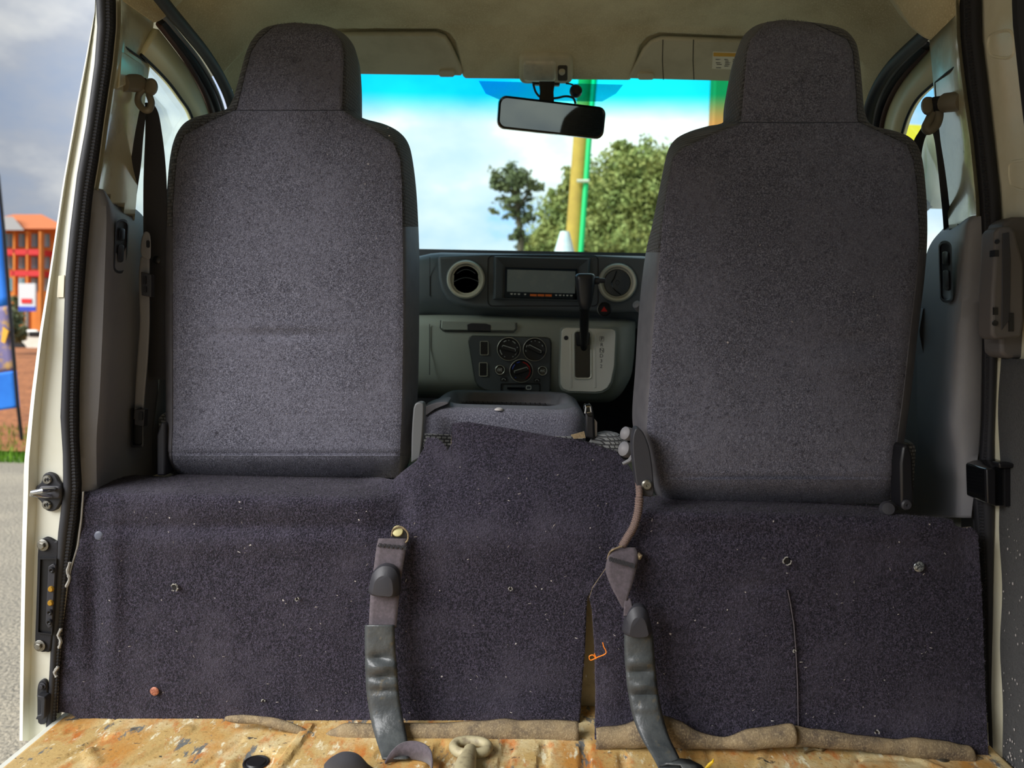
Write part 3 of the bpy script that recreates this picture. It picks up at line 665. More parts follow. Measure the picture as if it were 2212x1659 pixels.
sr, rr = seat('cab_seat', 'dark felt-backed right cab seat, nearer and lower than the left one',
    [(1690, 43), (1640, 52), (1608, 75), (1592, 110), (1580, 160), (1570, 215), (1564, 262), (1530, 272), (1490, 284), (1460, 300), (1443, 325), (1432, 370), (1420, 430), (1408, 490), (1396, 540), (1385, 620), (1378, 700), (1372, 800), (1366, 880), (1368, 925), (1380, 960), (1398, 1000), (1412, 1060), (1420, 1085)],
    [(1700, 43), (1770, 50), (1820, 62), (1845, 85), (1855, 115), (1862, 180), (1868, 240), (1884, 270), (1930, 282), (1965, 296), (1985, 320), (1995, 360), (2002, 440), (2003, 520), (1997, 600), (1985, 700), (1968, 850), (1954, 950), (1947, 1010), (1936, 1088)],
    [(1660, 43), (1622, 85), (1614, 112), (1608, 180), (1600, 266), (1540, 290), (1475, 320), (1452, 345), (1442, 400), (1430, 490), (1425, 560), (1412, 700), (1402, 850), (1397, 930), (1412, 965), (1424, 1030), (1430, 1088)],
    [(1740, 43), (1830, 85), (1842, 112), (1848, 180), (1852, 262), (1915, 292), (1958, 312), (1972, 345), (1980, 400), (1986, 520), (1983, 600), (1970, 700), (1954, 850), (1942, 950), (1936, 1010), (1926, 1088)],
    -1, 43, 264, 545, 1036, 1088, 1.325, -.00003,
    [(1850, 740, 90, 22, .006), (1800, 520, 60, 12, .002), (1850, 790, 90, 18, -.003), (1650, 960, 200, 40, -.003)])
# left seat hinge bars
mk('hinge_bar', pxp(cat([(888, 1000), (889, 940), (893, 882), (900, 870), (912, 870), (916, 880), (913, 940), (908, 990)], 2), 1.435, 1.462), M('mid_grey_plastic', (88, 90, 92), .5), sl, bev=.003, seg=3, label='grey upright hinge bar')
mk('hinge_bar', pxp([(338, 1028), (338, 940), (348, 912), (356, 915), (357, 1028)], 1.46, 1.50), plasticdk, sl, bev=.004)
# right seat hinge cover, knobs and screws
hc = mk('hinge_cover', pxp([tuple(p) for p in cat([(1378, 925), (1390, 935), (1402, 965), (1408, 1000), (1412, 1040), (1412, 1070), (1395, 1072), (1378, 1058), (1370, 1010), (1366, 960), (1370, 932)], 3, True)], 1.285, 1.32), plasticdk, sr, bev=.006, seg=3, label='curved dark plastic hinge cover with a screw')
screwhead(P(1397, 1047, 1.285), (0, -1, 0), .009, steel, hc)
for cx, cy, r in ((1358, 938, 15), (1356, 972, 17)):
    c = P(cx, cy, 1.36); q = r/F*1.36
    mk('recline_knob', lathe([(q*.3, -q*1.1), (q*.8, -q*.8), (q, 0), (q*.95, q*.8), (q*.5, q*1.2), (0, q*1.25)], c, (-.8, -.6, .3), 20), plastic, sr, label='pale rounded recline knob')
mk('recline_lever', tube([P(1345, 1002, 1.33), P(1360, 995, 1.33), P(1372, 975, 1.335)], [.003, .004, .003], 8), plastic, sr)
hd = mk('hinge_bar', pxp([(1946, 1098), (1945, 1000), (1950, 965), (1962, 960), (1972, 985), (1976, 1098)], 1.30, 1.34), black, sr, bev=.004)
screwhead(P(1957, 1090, 1.30), (0, -1, 0), .009, plasticdk, hd)
mk('stud', join(lathe([(.006, 0), (.006, .004), (.013, .007), (.014, .012), (.010, .018), (0, .019)], P(1914, 1101, 1.315), (-.2, -.9, .3), 18), pxp([(1905, 1098), (1940, 1092), (1942, 1102), (1908, 1108)], 1.316, 1.325)), plasticdk, sr, label='round stud at the seat foot')

# =================================================================== CENTRE SEAT (folded) 
cs = empty('folded_centre_seat', (P(1085, 940, 1.55).x, 1.58, .39), 'grey folded centre seat with a recessed knit tray top', 'seat')
cx0, cx1 = P(908, 900, 1.50).x, P(1268, 900, 1.50).x; ccx = (cx0+cx1)/2; chw = (cx1-cx0)/2
zt_ = P(1085, 887, 1.50).z
def crr(ins, z, y0=1.50, y1=1.80, r=.05, zr=0):
    return [Vector((ccx+x, y, z + zr*sst(y0, y0+.08, y))) for x, y in rrect(-chw+ins, y0+ins, chw-ins, y1-ins, max(.01, r-ins*.3), 5)]
mk('shell', loft([crr(.03, zt_-.14), crr(0, zt_-.10), crr(-.002, zt_-.05), crr(.0, zt_-.016), crr(.012, zt_-.003, zr=.006), crr(.022, zt_, zr=.010)], False, False), felt, cs, ang=70)
mk('tray_rim', loft([crr(.022, zt_, zr=.010), crr(.034, zt_+.002, zr=.014), crr(.046, zt_-.001, zr=.012), crr(.054, zt_-.012, zr=.004)], False, False), vinyl, cs, ang=70)
mk('tray', loft([crr(.054, zt_-.012, zr=.004), crr(.062, zt_-.03), crr(.08, zt_-.034)], False, True), knit, cs, ang=70)
mk('knit_band', pxp([(912, 938), (1262, 944), (1262, 972), (912, 966)], 1.494, 1.51), knitlt, cs, bev=.003)
mk('corner_pad', prism([P(x, y, 1.51) for x, y in cat([(912, 884), (930, 874), (958, 868), (968, 872), (940, 884), (918, 898)], 3, True)], (0, .06, .004)), vinyl, cs, bev=.004)
for x in (1078,): mk('button', lathe([(.009, 0), (.008, .003), (.004, .005), (0, .005)], P(x, 886, 1.515), (0, 0, 1), 16), lintm, cs)
bk = empty('belt_buckle', P(1272, 950, 1.46), 'chrome-topped black belt buckle standing beside the folded centre seat', 'buckle')
mk('stalk', pxp([(1266, 945), (1265, 895), (1270, 884), (1282, 886), (1284, 950)], 1.45, 1.47), black, bk, bev=.003)
mk('buckle_head', pxp([(1261, 884), (1263, 874), (1275, 873), (1280, 880), (1282, 900), (1270, 900)], 1.445, 1.468), gloss, bk, bev=.002)
mk('tongue_slot', tube([P(x, y, 1.443) for x, y in [(1264, 893), (1266, 879), (1275, 878), (1277, 890), (1268, 892)]], .0018, 6), chrome, bk)
mk('release_strip', pxp([(1284, 905), (1290, 912), (1290, 945), (1285, 945)], 1.46, 1.47), lintm, bk, bev=.001)
mk('carpet_scrap', pxp([(1233, 940), (1262, 932), (1265, 946), (1240, 948)], 1.42, 1.424), backing, label='small beige carpet corner sticking up by the belt buckle', cat='carpet scrap')
# pale knit cushion edge showing right of the carpet hump
mk('cushion_corner', lathe([(.0, -.02), (.03, -.015), (.042, .01), (.036, .03), (.015, .042), (0, .044)], P(1312, 982, 1.47), (.1, -.5, .8), 20), knitlt, cs)

# =================================================================== CARPETS
TL = [(182, 1062), (208, 1058), (222, 1044), (240, 1034), (290, 1026), (365, 1030), (385, 1021), (600, 1027), (820, 1031), (850, 1036), (870, 1018), (900, 995), (916, 968), (922, 944), (945, 946), (962, 962), (967, 975), (975, 958), (976, 914), (1010, 911), (1100, 925), (1180, 940), (1260, 951), (1330, 974), (1343, 988), (1355, 1000), (1366, 1018), (1378, 1022)]
BL = [(125, 1537), (150, 1541), (160, 1545), (164, 1553), (210, 1555), (230, 1561), (280, 1556), (330, 1560), (400, 1561), (480, 1557), (487, 1549), (505, 1560), (560, 1560), (620, 1572), (690, 1592), (760, 1598), (1000, 1600), (1250, 1602)]
EXL = [(182, 900), (182, 1062), (178, 1120), (170, 1180), (156, 1225), (148, 1260), (136, 1350), (128, 1450), (124, 1540), (122, 1620)]
EXR = [(1378, 900), (1378, 1022), (1380, 1100), (1362, 1150), (1335, 1190), (1310, 1232), (1284, 1270), (1268, 1292), (1264, 1400), (1256, 1500), (1250, 1602)]
def sharp(pts, ex0, ex1):
    return [((x-ix(ex0, y))/(ix(ex1, y)-ix(ex0, y)), y) for x, y in pts]
def smax(a, b, k): return .5*(a+b+math.sqrt((a-b)**2+k*k))
def sheet(name, top, bot, exl, exr, nu, nv, Yf, extra_s=()):
    T = sharp(top, exl, exr); B_ = sharp(bot, exl, exr)
    ss = sorted(set([round(float(s), 6) for s in np.linspace(0, 1, nu)] + [round(min(1, max(0, s)), 6) for s, _ in T]))
    rows = []
    for t in np.linspace(0, 1, nv):
        row = []
        for s in ss:
            yb, yt = float(np.interp(s, [q[0] for q in B_], [q[1] for q in B_])), float(np.interp(s, [q[0] for q in T], [q[1] for q in T]))
            y = yb+(yt-yb)*t; x = ix(exl, y)+s*(ix(exr, y)-ix(exl, y)); row.append(P(x, y, Yf(x, y)))
        rows.append(row)
    return strip(rows)
def bumps(x, y, L): return sum(h*math.exp(-((x-a)/sx)**2-((y-b)/sy)**2) for a, b, sx, sy, h in L)
BUL = [(520, 1138, 330, 16, .006), (520, 1175, 330, 26, -.005), (540, 1090, 300, 22, -.004), (205, 1330, 16, 160, .006), (245, 1300, 20, 150, -.006), (170, 1300, 16, 140, -.004), (240, 1170, 26, 60, -.004), (870, 1110, 22, 40, .006), (905, 1090, 22, 60, -.006), (846, 1160, 40, 30, .008),
       (1320, 1150, 30, 60, .006), (1000, 1180, 180, 60, -.006), (1120, 1070, 140, 40, -.004), (940, 1240, 40, 60, .004), (780, 1380, 50, 150, .004), (1180, 1480, 80, 160, -.004), (600, 1480, 160, 60, -.003)]
def Yleft(x, y):
    hor = 676+.021*x
    shelf = .308*F/max(40, y-hor)
    a = smax(1.335, min(1.53, shelf), .03)
    hump = 1.335+.10*sst(0, 1, max(0, (1180-y)/300)) + .02*((x-1100)/260)**2*sst(1200, 950, y)
    w = sst(770, 880, x)
    return a*(1-w)+hump*w + bumps(x, y, BUL) - .010*sst(1500, 1600, y)*sst(500, 620, x)
car1 = empty('carpet_lining', (-.25, 1.33, 0), 'large dark felt carpet on the left, draped up over the centre hump', 'carpet')
SH1 = sheet('carpet_sheet', TL, BL, EXL, EXR, 240, 150, Yleft)
mk('carpet_sheet', SH1, carpet, car1, mats=[carpet, backing], solid=-.004, ang=70)
TR = [(1384, 1068), (1410, 1072), (1430, 1068), (1500, 1072), (1650, 1080), (1800, 1087), (1900, 1094), (1935, 1108), (1990, 1114), (2040, 1118), (2056, 1122), (2064, 1136), (2080, 1140), (2098, 1138), (2112, 1152)]
BR = [(1283, 1612), (1400, 1612), (1560, 1612), (1710, 1606), (1735, 1612), (1900, 1622), (2100, 1638), (2136, 1652)]
EXL2 = [(1384, 1000), (1378, 1100), (1357, 1150), (1331, 1190), (1306, 1232), (1280, 1270), (1273, 1292), (1278, 1315), (1284, 1400), (1286, 1500), (1284, 1612), (1283, 1700)]
EXR2 = [(2110, 1000), (2113, 1160), (2122, 1300), (2129, 1500), (2136, 1650), (2138, 1700)]
SEAM = [(1698, 1262), (1706, 1300), (1714, 1350), (1718, 1400), (1722, 1480), (1724, 1600)]
BUR = [(1400, 1120, 30, 60, .006), (1560, 1150, 200, 20, .004), (1640, 1230, 220, 50, -.004), (1900, 1150, 160, 20, -.004), (2080, 1200, 30, 80, .006), (1430, 1500, 40, 120, .006), (1320, 1500, 30, 120, -.004), (1950, 1400, 120, 100, -.004)]
def Yright(x, y):
    hor = 676+.021*x
    shelf = .308*F/max(40, y-hor)
    a = smax(1.285, min(1.42, shelf), .03)+bumps(x, y, BUR)
    if y > 1262: a -= .006*sst(1262, 1290, y)*(1-sst(-3, 3, x-ix(SEAM, y)))*sst(1480, 1690, x)
    return a - .012*sst(1520, 1620, y)
car2 = empty('carpet_lining', (.45, 1.28, 0), 'dark felt carpet below the right seat with a vertical seam', 'carpet')
SH2 = sheet('carpet_sheet', TR, BR, EXL2, EXR2, 240, 130, Yright)
mk('carpet_sheet', SH2, carpet, car2, mats=[carpet, backing], solid=-.004, ang=70)
mk('seam_edge', tube([P(ix(SEAM, y)+1, y, 1.278-.012*sst(1520, 1620, y)) for y in np.linspace(1275, 1590, 30)], .0009, 6), webbing, car2)
# rolled hems showing the backing
def hem(par, pts, Yf):
    q = cat(pts, 8); rings = []
    for i, (x, y, r) in enumerate(q):
        c = P(x, y, Yf(x)); rr_ = r/F*1.3
        rings.append([c+Vector((0, -math.cos(t)*rr_*.8, math.sin(t)*rr_*(1+.06*math.sin(i*.7)))) for t in np.linspace(-2.3, 1.9, 12)])
    mk('rolled_hem', strip(rings), backing, par, solid=.003, ang=70, label='rolled-up beige carpet backing')
hem(car1, [(487, 1552, 2), (507, 1553, 7), (560, 1556, 8), (620, 1569, 10), (688, 1592, 4), (720, 1586, 10), (752, 1582, 18), (850, 1584, 20), (1000, 1583, 22), (1075, 1580, 25), (1140, 1581, 24), (1249, 1582, 24)], lambda x: 1.295-.012*sst(500, 760, x))
hem(car2, [(1287, 1596, 21), (1350, 1590, 24), (1400, 1582, 30), (1450, 1582, 30), (1500, 1597, 19), (1560, 1605, 11), (1620, 1597, 20), (1705, 1588, 22), (1714, 1592, 17)], lambda x: 1.252)
hem(car2, [(1714, 1590, 20), (1760, 1594, 18), (1850, 1604, 15), (1930, 1613, 15), (1990, 1616, 20), (2060, 1625, 18), (2096, 1631, 16), (2104, 1639, 9), (2122, 1644, 5)], lambda x: 1.262)
# stitched seam up the right edge of the hump
sq = cat([(1379, 1022), (1383, 1060), (1381, 1100), (1372, 1135), (1358, 1160), (1346, 1180)], 30)
sp = [P(x-2, y, min(Yleft(x-8, y)-.009, 1.275-.004*sst(1100, 1180, y)+.05*sst(1070, 1020, y))) for x, y in sq]
mk('stitched_edge', tube(sp, [.0075*(1 if (i//2) % 2 else .84)*(1.0 if i > 40 else .85) for i in range(len(sp))], 8), thread, car1, label='whipped brown thread edge', ang=70)
# frayed white edge threads on the left
for pts in ([(151, 1215), (146, 1235), (150, 1250), (143, 1268)], [(132, 1358), (126, 1372), (131, 1385), (127, 1400)], [(126, 1440), (118, 1452), (122, 1462)]):
    mk('frayed_thread', tube([P(x, y, 1.318) for x, y in cat(pts, 5)], [.0035*(.6+.4*random.random()) for _ in cat(pts, 5)], 6), fray, car1)
mk('edge_binding', tube([P(ix(EXL, y)-2, y, 1.333) for y in np.linspace(1062, 1538, 60)], .0016, 6), fray, car1)
# holes with frayed rims
def hole(par, x, y, Y, r, n=9):
    c = P(x, y, Y); h = mk('worn_hole', lathe([(r, 0), (r*.9, .001), (0, .0012)], c, (0, -1, 0), 14), black, par)
    V = [];
    fs = []
    for k in range(n):
        a = 2*PI*random.random(); b = a+random.uniform(.3, 1.2)
        fs.append(tube([c+Vector((math.cos(t)*r*random.uniform(.9, 1.3), -.002-.002*random.random(), math.sin(t)*r*random.uniform(.9, 1.3))) for t in np.linspace(a, b, 4)], .0009, 5))
    mk('frayed_rim', join(*fs), fray, h)
hole(car1, 378, 1268, 1.330, .006); hole(car1, 643, 1293, 1.330, .003, 7); hole(car1, 1103, 1271, 1.325, .003, 5); hole(car1, 570, 1513, 1.330, .003, 6)
hole(car2, 1699, 1211, 1.279, .006); hole(car2, 1893, 1580, 1.262, .003, 4); hole(car2, 1715, 1405, 1.262, .002, 7)
# carpet studs
def stud(x, y, Y, r, m, lab):
    o = mk('carpet_stud', lathe([(r, 0), (r, .001), (r*.86, .002), (r*.4, .0024), (0, .0025)], P(x, y, Y), (0, -1, 0), 22), m, label=lab, cat='stud')
stud(214, 1157, 1.334, .0085, M('grey_cap', (92, 96, 110), .45), 'grey round stud near the upper left corner of the carpet')
stud(334, 1493, 1.330, .0082, copper, 'rusty copper stud low on the left carpet')
stud(1985, 1224, 1.277, .0088, M('foil_cap', (190, 196, 196), .3, .7, var=(260, (80, 84, 88), .5, .56)), 'shiny silver stud on the right carpet')
# orange thread scrap
mk('thread_scrap', tube([P(x, y, 1.262) for x, y in cat([(1302, 1388), (1304, 1396), (1309, 1411), (1290, 1420), (1276, 1426), (1273, 1418), (1281, 1415), (1288, 1423), (1284, 1412)], 6)], .0009, 6), orangeth, label='bright orange thread scrap hanging beside the carpet slit', cat='thread')

# =================================================================== BELT STRAPS
def ribbon(rows, n=8, m=7, bulge=0.0):
    """rows: (xl, xr, y, Y) in a smooth run -> sheet; bulge bows the middle towards the viewer"""
    q = cat(rows, n); out = []
    for xl, xr, y, Y in q:
        out.append([P(xl+(xr-xl)*k/(m-1), y+0, Y-bulge*math.sin(PI*k/(m-1))) for k in range(m)])
    return strip(out)
def sleeve_wr(rows, waves, n=10, m=9):
    q = cat(rows, n); out = []
    for xl, xr, y, Y in q:
        r = []
        for k in range(m):
            x = xl+(xr-xl)*k/(m-1); o = -.004*math.sin(PI*k/(m-1))**.5
            for wx, wy, sx, sy, h in waves: o += h*math.exp(-((x-wx)/sx)**2-((y-wy)/sy)**2)
            r.append(P(x, y, Y+o))
        out.append(r)
    return strip(out)
b1 = empty('lap_belt', (P(850, 1640, 1.2).x, 1.25, 0), 'lap belt strap in a black plastic sleeve hanging down the left carpet', 'seat belt')
mk('webbing', ribbon([(818, 880, 1163, 1.316), (813, 877, 1185, 1.312), (806, 868, 1240, 1.306), (800, 862, 1290, 1.302), (797, 856, 1355, 1.298)]), webbing, b1, solid=.0025)
mk('stitching', join(*[tube([P(816+62*t, 1177+4*math.sin(t*40+a)+6*t, 1.309) for t in np.linspace(0, 1, 50)], .0008, 5) for a in (0, 1.8)]), webdark, b1)
mk('anchor', join(pxp([(846, 1160), (848, 1146), (858, 1140), (872, 1142), (880, 1155), (880, 1172), (862, 1168)], 1.317, 1.322)), black, b1, bev=.001)
mk('anchor_bolt', lathe([(.010, 0), (.009, .0015), (.005, .0022), (0, .0022)], P(859, 1147, 1.316), (0, -1, .5), 18), M('dull_brass', (186, 178, 128), .5, .2), b1)
mk('anchor_edge', tube([P(x, y, 1.314) for x, y in cat([(846, 1158), (850, 1143), (866, 1138), (880, 1150), (881, 1165), (876, 1172)], 4)], .0016, 6), backing, b1)
def guard(par, pts, Yc, h):
    a = [P(x, y, Yc) for x, y in pts]; c = sum(a, Vector())/len(a)
    top = [c+(p-c)*.62+Vector((0, -h, -.006)) for p in a]; mid = [c+(p-c)*.94+Vector((0, -h*.55, 0)) for p in a]
    return mk('guard_cap', loft([a, mid, top]), plasticdk, par, bev=.002, label='rounded plastic guard cap', ang=50)
guard(b1, [tuple(p) for p in cat([(799, 1280), (800, 1255), (806, 1235), (818, 1222), (832, 1216), (848, 1218), (860, 1228), (866, 1248), (864, 1284), (832, 1286)], 3, True)], 1.302, .022)
mk('sleeve', sleeve_wr([(789, 852, 1350, 1.290), (789, 854, 1400, 1.287), (790, 858, 1450, 1.284), (793, 862, 1500, 1.280), (801, 870, 1550, 1.270), (812, 879, 1595, 1.244), (826, 884, 1640, 1.196)], [(820, 1420, 24, 10, .010), (826, 1442, 24, 8, -.008), (826, 1462, 30, 6, .006), (830, 1478, 30, 6, -.004), (835, 1492, 30, 6, .004)]), sleeve, b1, solid=.003, label='creased shiny black plastic sleeve')
mk('slit', pxp([(819, 1515), (840, 1512), (841, 1518), (820, 1518)], 1.2765, 1.28), black, b1)
# loop of webbing lying at the foot
def loop(par, pts, hgt, mat, nm):
    q = cat(pts, 8); rings = []
    for x, y, Y, h in q:
        a = P(x, y, Y); rings.append([a, a+Vector((0, .004, h))])
    return mk(nm, strip(rings), mat, par, solid=.0025, ang=70)
q_ = cat([(832, 1650, .004, -.002), (846, 1646, .018, .0), (866, 1641, .026, .004), (892, 1640, .028, .006), (916, 1645, .028, .003), (930, 1655, .027, -.002), (934, 1672, .025, -.004)], 8)
mk('webbing_loop', strip([[PF(x, y, .003), PF(x, y, .003)+Vector((0, dy, h))] for x, y, h, dy in q_]), webbing, b1, solid=.0025, ang=70)
b3 = loop(None, [(700, 1672, 1.15, .014), (715, 1675, 1.14, .028), (740, 1680, 1.135, .040), (770, 1682, 1.135, .038), (795, 1684, 1.14, .022), (806, 1676, 1.16, .010)], .03, webdark, 'belt_loop')
props(b3, 'black webbing loop curling up at the bottom edge of the floor', 'seat belt')
b2 = empty('lap_belt', (P(1430, 1640, 1.2).x, 1.2, 0), 'twisted lap belt strap in a black sleeve hanging down the right carpet', 'seat belt')
mk('webbing', ribbon([(1322, 1372, 1183, 1.268), (1314, 1378, 1200, 1.262), (1308, 1374, 1230, 1.256), (1318, 1366, 1262, 1.25), (1332, 1356, 1290, 1.245), (1344, 1352, 1312, 1.245)]), webbing, b2, solid=.0025)
mk('webbing_twist', ribbon([(1350, 1361, 1292, 1.247), (1348, 1366, 1310, 1.240), (1347, 1372, 1330, 1.236)]), webbing, b2, solid=.002)
mk('stitching', join(*[tube([P(1316+56*t, 1207+5*math.sin(t*40+a)+16*t, 1.2505) for t in np.linspace(0, 1, 50)], .0008, 5) for a in (0, 1.5, 3)]), webdark, b2)
mk('anchor_edge', tube([P(x, y, 1.262) for x, y in cat([(1312, 1208), (1318, 1192), (1332, 1184), (1344, 1180)], 4)], .0016, 6), backing, b2)
mk('anchor_tab', (tube([P(x, y, 1.264) for x, y in [(1378, 1196), (1382, 1200), (1380, 1208)]], [.003, .005, .003], 8)), backing, b2)
mk('anchor', pxp([(1346, 1186), (1362, 1180), (1374, 1188), (1380, 1206), (1370, 1204)], 1.269, 1.274), black, b2)
guard(b2, [tuple(p) for p in cat([(1346, 1366), (1346, 1345), (1352, 1322), (1364, 1306), (1380, 1302), (1392, 1308), (1401, 1324), (1406, 1345), (1408, 1366), (1380, 1373)], 3, True)], 1.245, .022)
mk('sleeve', sleeve_wr([(1349, 1409, 1368, 1.243), (1349, 1412, 1400, 1.241), (1352, 1416, 1450, 1.238), (1358, 1422, 1500, 1.234), (1368, 1432, 1550, 1.222), (1386, 1446, 1595, 1.200), (1410, 1466, 1636, 1.165), (1425, 1476, 1665, 1.135)], [(1380, 1432, 26, 12, -.006), (1384, 1450, 26, 8, .008), (1392, 1482, 26, 8, -.006), (1396, 1500, 30, 6, .005), (1402, 1530, 26, 10, -.004)]), sleeve, b2, solid=.003, label='creased shiny black plastic sleeve')
mk('slit', pxp([(1382, 1508), (1401, 1507), (1402, 1511), (1383, 1511)], 1.2295, 1.233), black, b2)
mk('strap_end', loft([[P(x, y, Y) for x, y, Y in r] for r in ([(1424, 1655, 1.14), (1470, 1640, 1.15)], [(1440, 1650, 1.135), (1490, 1642, 1.15)], [(1470, 1652, 1.13), (1515, 1654, 1.14)], [(1480, 1672, 1.12), (1530, 1672, 1.13)])], False, False, False), sleeve, b2, solid=.003)

# metal eye tool on the floor
ey = empty('towing_eye', PF(1010, 1640), 'cream painted metal eye with a thick shank lying on the floor', 'metal eye')
rg = [PF(x, y, .012) for x, y in cat([(980, 1614), (988, 1604), (1012, 1600), (1040, 1603), (1054, 1612), (1046, 1624), (1016, 1629), (990, 1625)], 4, True)]
eyem = M('eye_paint', (176, 166, 132), .6, var=(60, (132, 120, 96), .5, .7))
mk('ring', tube(rg, .0085, 10, True), eyem, ey)
mk('shank', tube([PF(1016, 1622, .012), PF(1012, 1636, .016), PF(1006, 1652, .019), PF(1000, 1685, .019)], [.012, .013, .017, .019], 14), eyem, ey)
mk('petal', tube([PF(x, y, .006+.006*i) for i, (x, y) in enumerate([(1524, 1660), (1532, 1652), (1540, 1645), (1541, 1640)])], [.002, .003, .002, .0008], 6), M('yellow_petal', (236, 196, 30), .6), label='thin yellow plant scrap on the floor beside the right strap', cat='plant scrap')
mk('dry_stalk', tube([PF(x, y, .004) for x, y in cat([(1735, 1626), (1758, 1618), (1772, 1620), (1786, 1611), (1794, 1612)], 5)], [.0015]*10+[.003]*11, 6), M('straw', (120, 104, 72), .9), label='dry brown stalk on the floor below the right carpet', cat='plant scrap')
mk('floor_screw', lathe([(.0125, 0), (.0125, .001), (.009, .0035), (.0045, .0045), (.004, .0025), (0, .0025)], PF(2033, 1638), (0, 0, 1), 20), steel, label='small shiny screw head in the floor near the right corner', cat='screw')

# =================================================================== DASHBOARD
da = empty('dashboard', (0, 2.0, .35), 'two-tone grey dashboard with vents, head unit and heater controls', 'dashboard')
def zc(py, Y): return P(1165, py, Y).z
def xprof(prof, x0, x1, n=30, f=None):
    rows = []
    for k in range(n+1):
        x = x0+(x1-x0)*k/n; rows.append([Vector((x, Y, z+(f(x) if f else 0))) for Y, z in prof])
    return loft(rows, True, True, False) if False else strip(rows)
up = [(2.50, zc(545, 2.05)-.02), (2.20, zc(546, 2.05)), (2.05, zc(547, 2.02)), (2.015, zc(552, 2.0)), (1.998, zc(562, 1.998)), (1.985, zc(600, 1.985)), (1.985, zc(640, 1.985)), (1.992, zc(664, 1.99)), (2.01, zc(678, 2.01)), (2.03, zc(690, 2.03)), (2.03, zc(705, 2.03))]
mk('upper_dash', xprof(up, -.80, .80, 60, lambda x: -.012*sst(.27, .34, abs(x-.0))), dashup, da, ang=70)
# proud centre fascia
fz = [(945, 553), (947, 600), (953, 625), (965, 645), (985, 658), (1020, 665), (1100, 669), (1250, 673), (1410, 676), (1412, 558), (1290, 551), (1170, 548), (1050, 549)]
mk('centre_fascia', pxp(fz, 1.968, 2.03), dashup, da, bev=.008, seg=3)
# head unit surround
def ringpx(poly, Y): return [P(x, y, Y) for x, y in poly]
ou = rrect(1054, 556, 1296, 668, 12, 5); sf = [(1078, 556), (1266, 561), (1268, 600), (1268, 645), (1074, 640), (1076, 600)]
mk('unit_surround_line', tube(ringpx(rrect(1054, 552, 1292, 661, 10, 4), 1.967), .0011, 6, True), black, da)
o4 = [(1072, 556), (1270, 561), (1266, 648), (1070, 643)]; i4 = [(1089, 574), (1250, 578), (1249, 648), (1088, 644)]
mk('unit_surround', loft([ringpx([(1066, 553), (1276, 558), (1272, 652), (1064, 647)], 1.969), ringpx([(1070, 554), (1272, 559), (1268, 650), (1068, 645)], 1.948), ringpx(o4, 1.946), ringpx(i4, 1.965), ringpx(i4, 1.98)], False, True), dashup, da, ang=30, label='hooded recess around the head unit')
hu = empty('head_unit', P(1170, 645, 1.965), 'black double-height head unit with a grey blank screen', 'car radio')
mk('body', pxp([(1091, 577), (1247, 581), (1246, 647), (1090, 643)], 1.959, 1.978), gloss, hu, bev=.001)
mk('screen', pxp([(1096, 582), (1243, 586), (1242, 634), (1095, 630)], 1.9575, 1.96), screen, hu, bev=.0006, label='blank grey screen')
for k in range(3):
    x = 1145+16.3*k; mk('key', pxp([(x, 635+.02*k*16), (x+14.5, 635.4+.3*k), (x+14.5, 640.2+.3*k), (x, 639.8+.3*k)], 1.9565, 1.959), orange, hu, bev=.0004)
for x, w in ((1102, 6), (1110, 5), (1118, 6), (1132, 5), (1199, 5), (1207, 6), (1216, 4), (1223, 5), (1231, 6)):
    y = 633.4+(x-1100)*.028; mk('key_mark', pxp([(x, y), (x+w, y), (x+w*.8, y+3), (x+w*.2, y+3)], 1.9572, 1.9592), whitep, hu, smooth=False)
# vents
def vent(cx, cy, kind, lab):
    c = P(cx, cy, 1.967); s = 1.967/F
    v = mk('vent_ring', lathe([(41*s, 0), (41*s, .008), (38*s, .013), (34*s, .012), (31*s, .004), (30.5*s, .002)], c, (0, -1, 0), 40), ringsil, da, label=lab)
    mk('vent_rim', lathe([(43*s, 0), (43*s, .004), (41*s, .006), (40*s, 0)], c, (0, -1, 0), 40), dashup, v)
    mk('vent_core', lathe([(31*s, .001), (29*s, .002), (0, .002)], c, (0, -1, 0), 32), gloss, v)
    if kind == 0:
        for dy, w in ((-17, 20), (1, 27)):
            mk('vane', tube([P(cx-w+2*w*t, cy+dy-9*math.sin(PI*t)+4, 1.960) for t in np.linspace(0, 1, 14)], .0024, 6, sq=(.5, 1)), panelblk, v)
        for sx in (-1, 1): mk('vane_stop', tube([P(cx+sx*27, cy-10, 1.960), P(cx+sx*28, cy+12, 1.960)], .0012, 6), ringsil, v)
    else:
        mk('vane_flap', lathe([(28*s, .003), (27*s, .007), (18*s, .010), (5*s, .011), (4*s, .009), (0, .009)], c, (0, -1, 0), 32), panelblk, v)
        mk('flap_line', tube([P(cx+a, cy+b, 1.955) for a, b in cat([(-1, -26), (-6, -12), (-12, 0), (-8, 12), (3, 22), (8, 26)], 5)], .0013, 6), whitep if False else gloss, v)
vent(1007, 604, 0, 'open round air vent with a grey ring'); vent(1333, 611, 1, 'shut round air vent with a grey ring')
hz = mk('hazard_button', lathe([(15/F*1.967, 0), (15/F*1.967, .004), (13/F*1.967, .006), (12.5/F*1.967, .004), (0, .0045)], P(1305, 668, 1.966), (0, -1, 0), 28), black, da)
mk('hazard_ring', tube([P(x, y, 1.962) for x, y in circ(1305, 668, 14, 28)], .0009, 6, True), ringsil, hz)
mk('hazard_triangle', pxp([(1305, 662), (1312, 673), (1298, 673)], 1.9605, 1.9615), redp, hz, smooth=False, label='red warning triangle')
mk('column_stalk', lathe([(.004, -.03), (.009, -.02), (.012, 0), (.010, .014), (0, .017)], P(1380, 663, 1.90), (-.5, -.6, .4), 16), plastic, da)
for x in (1052, 1290): pass
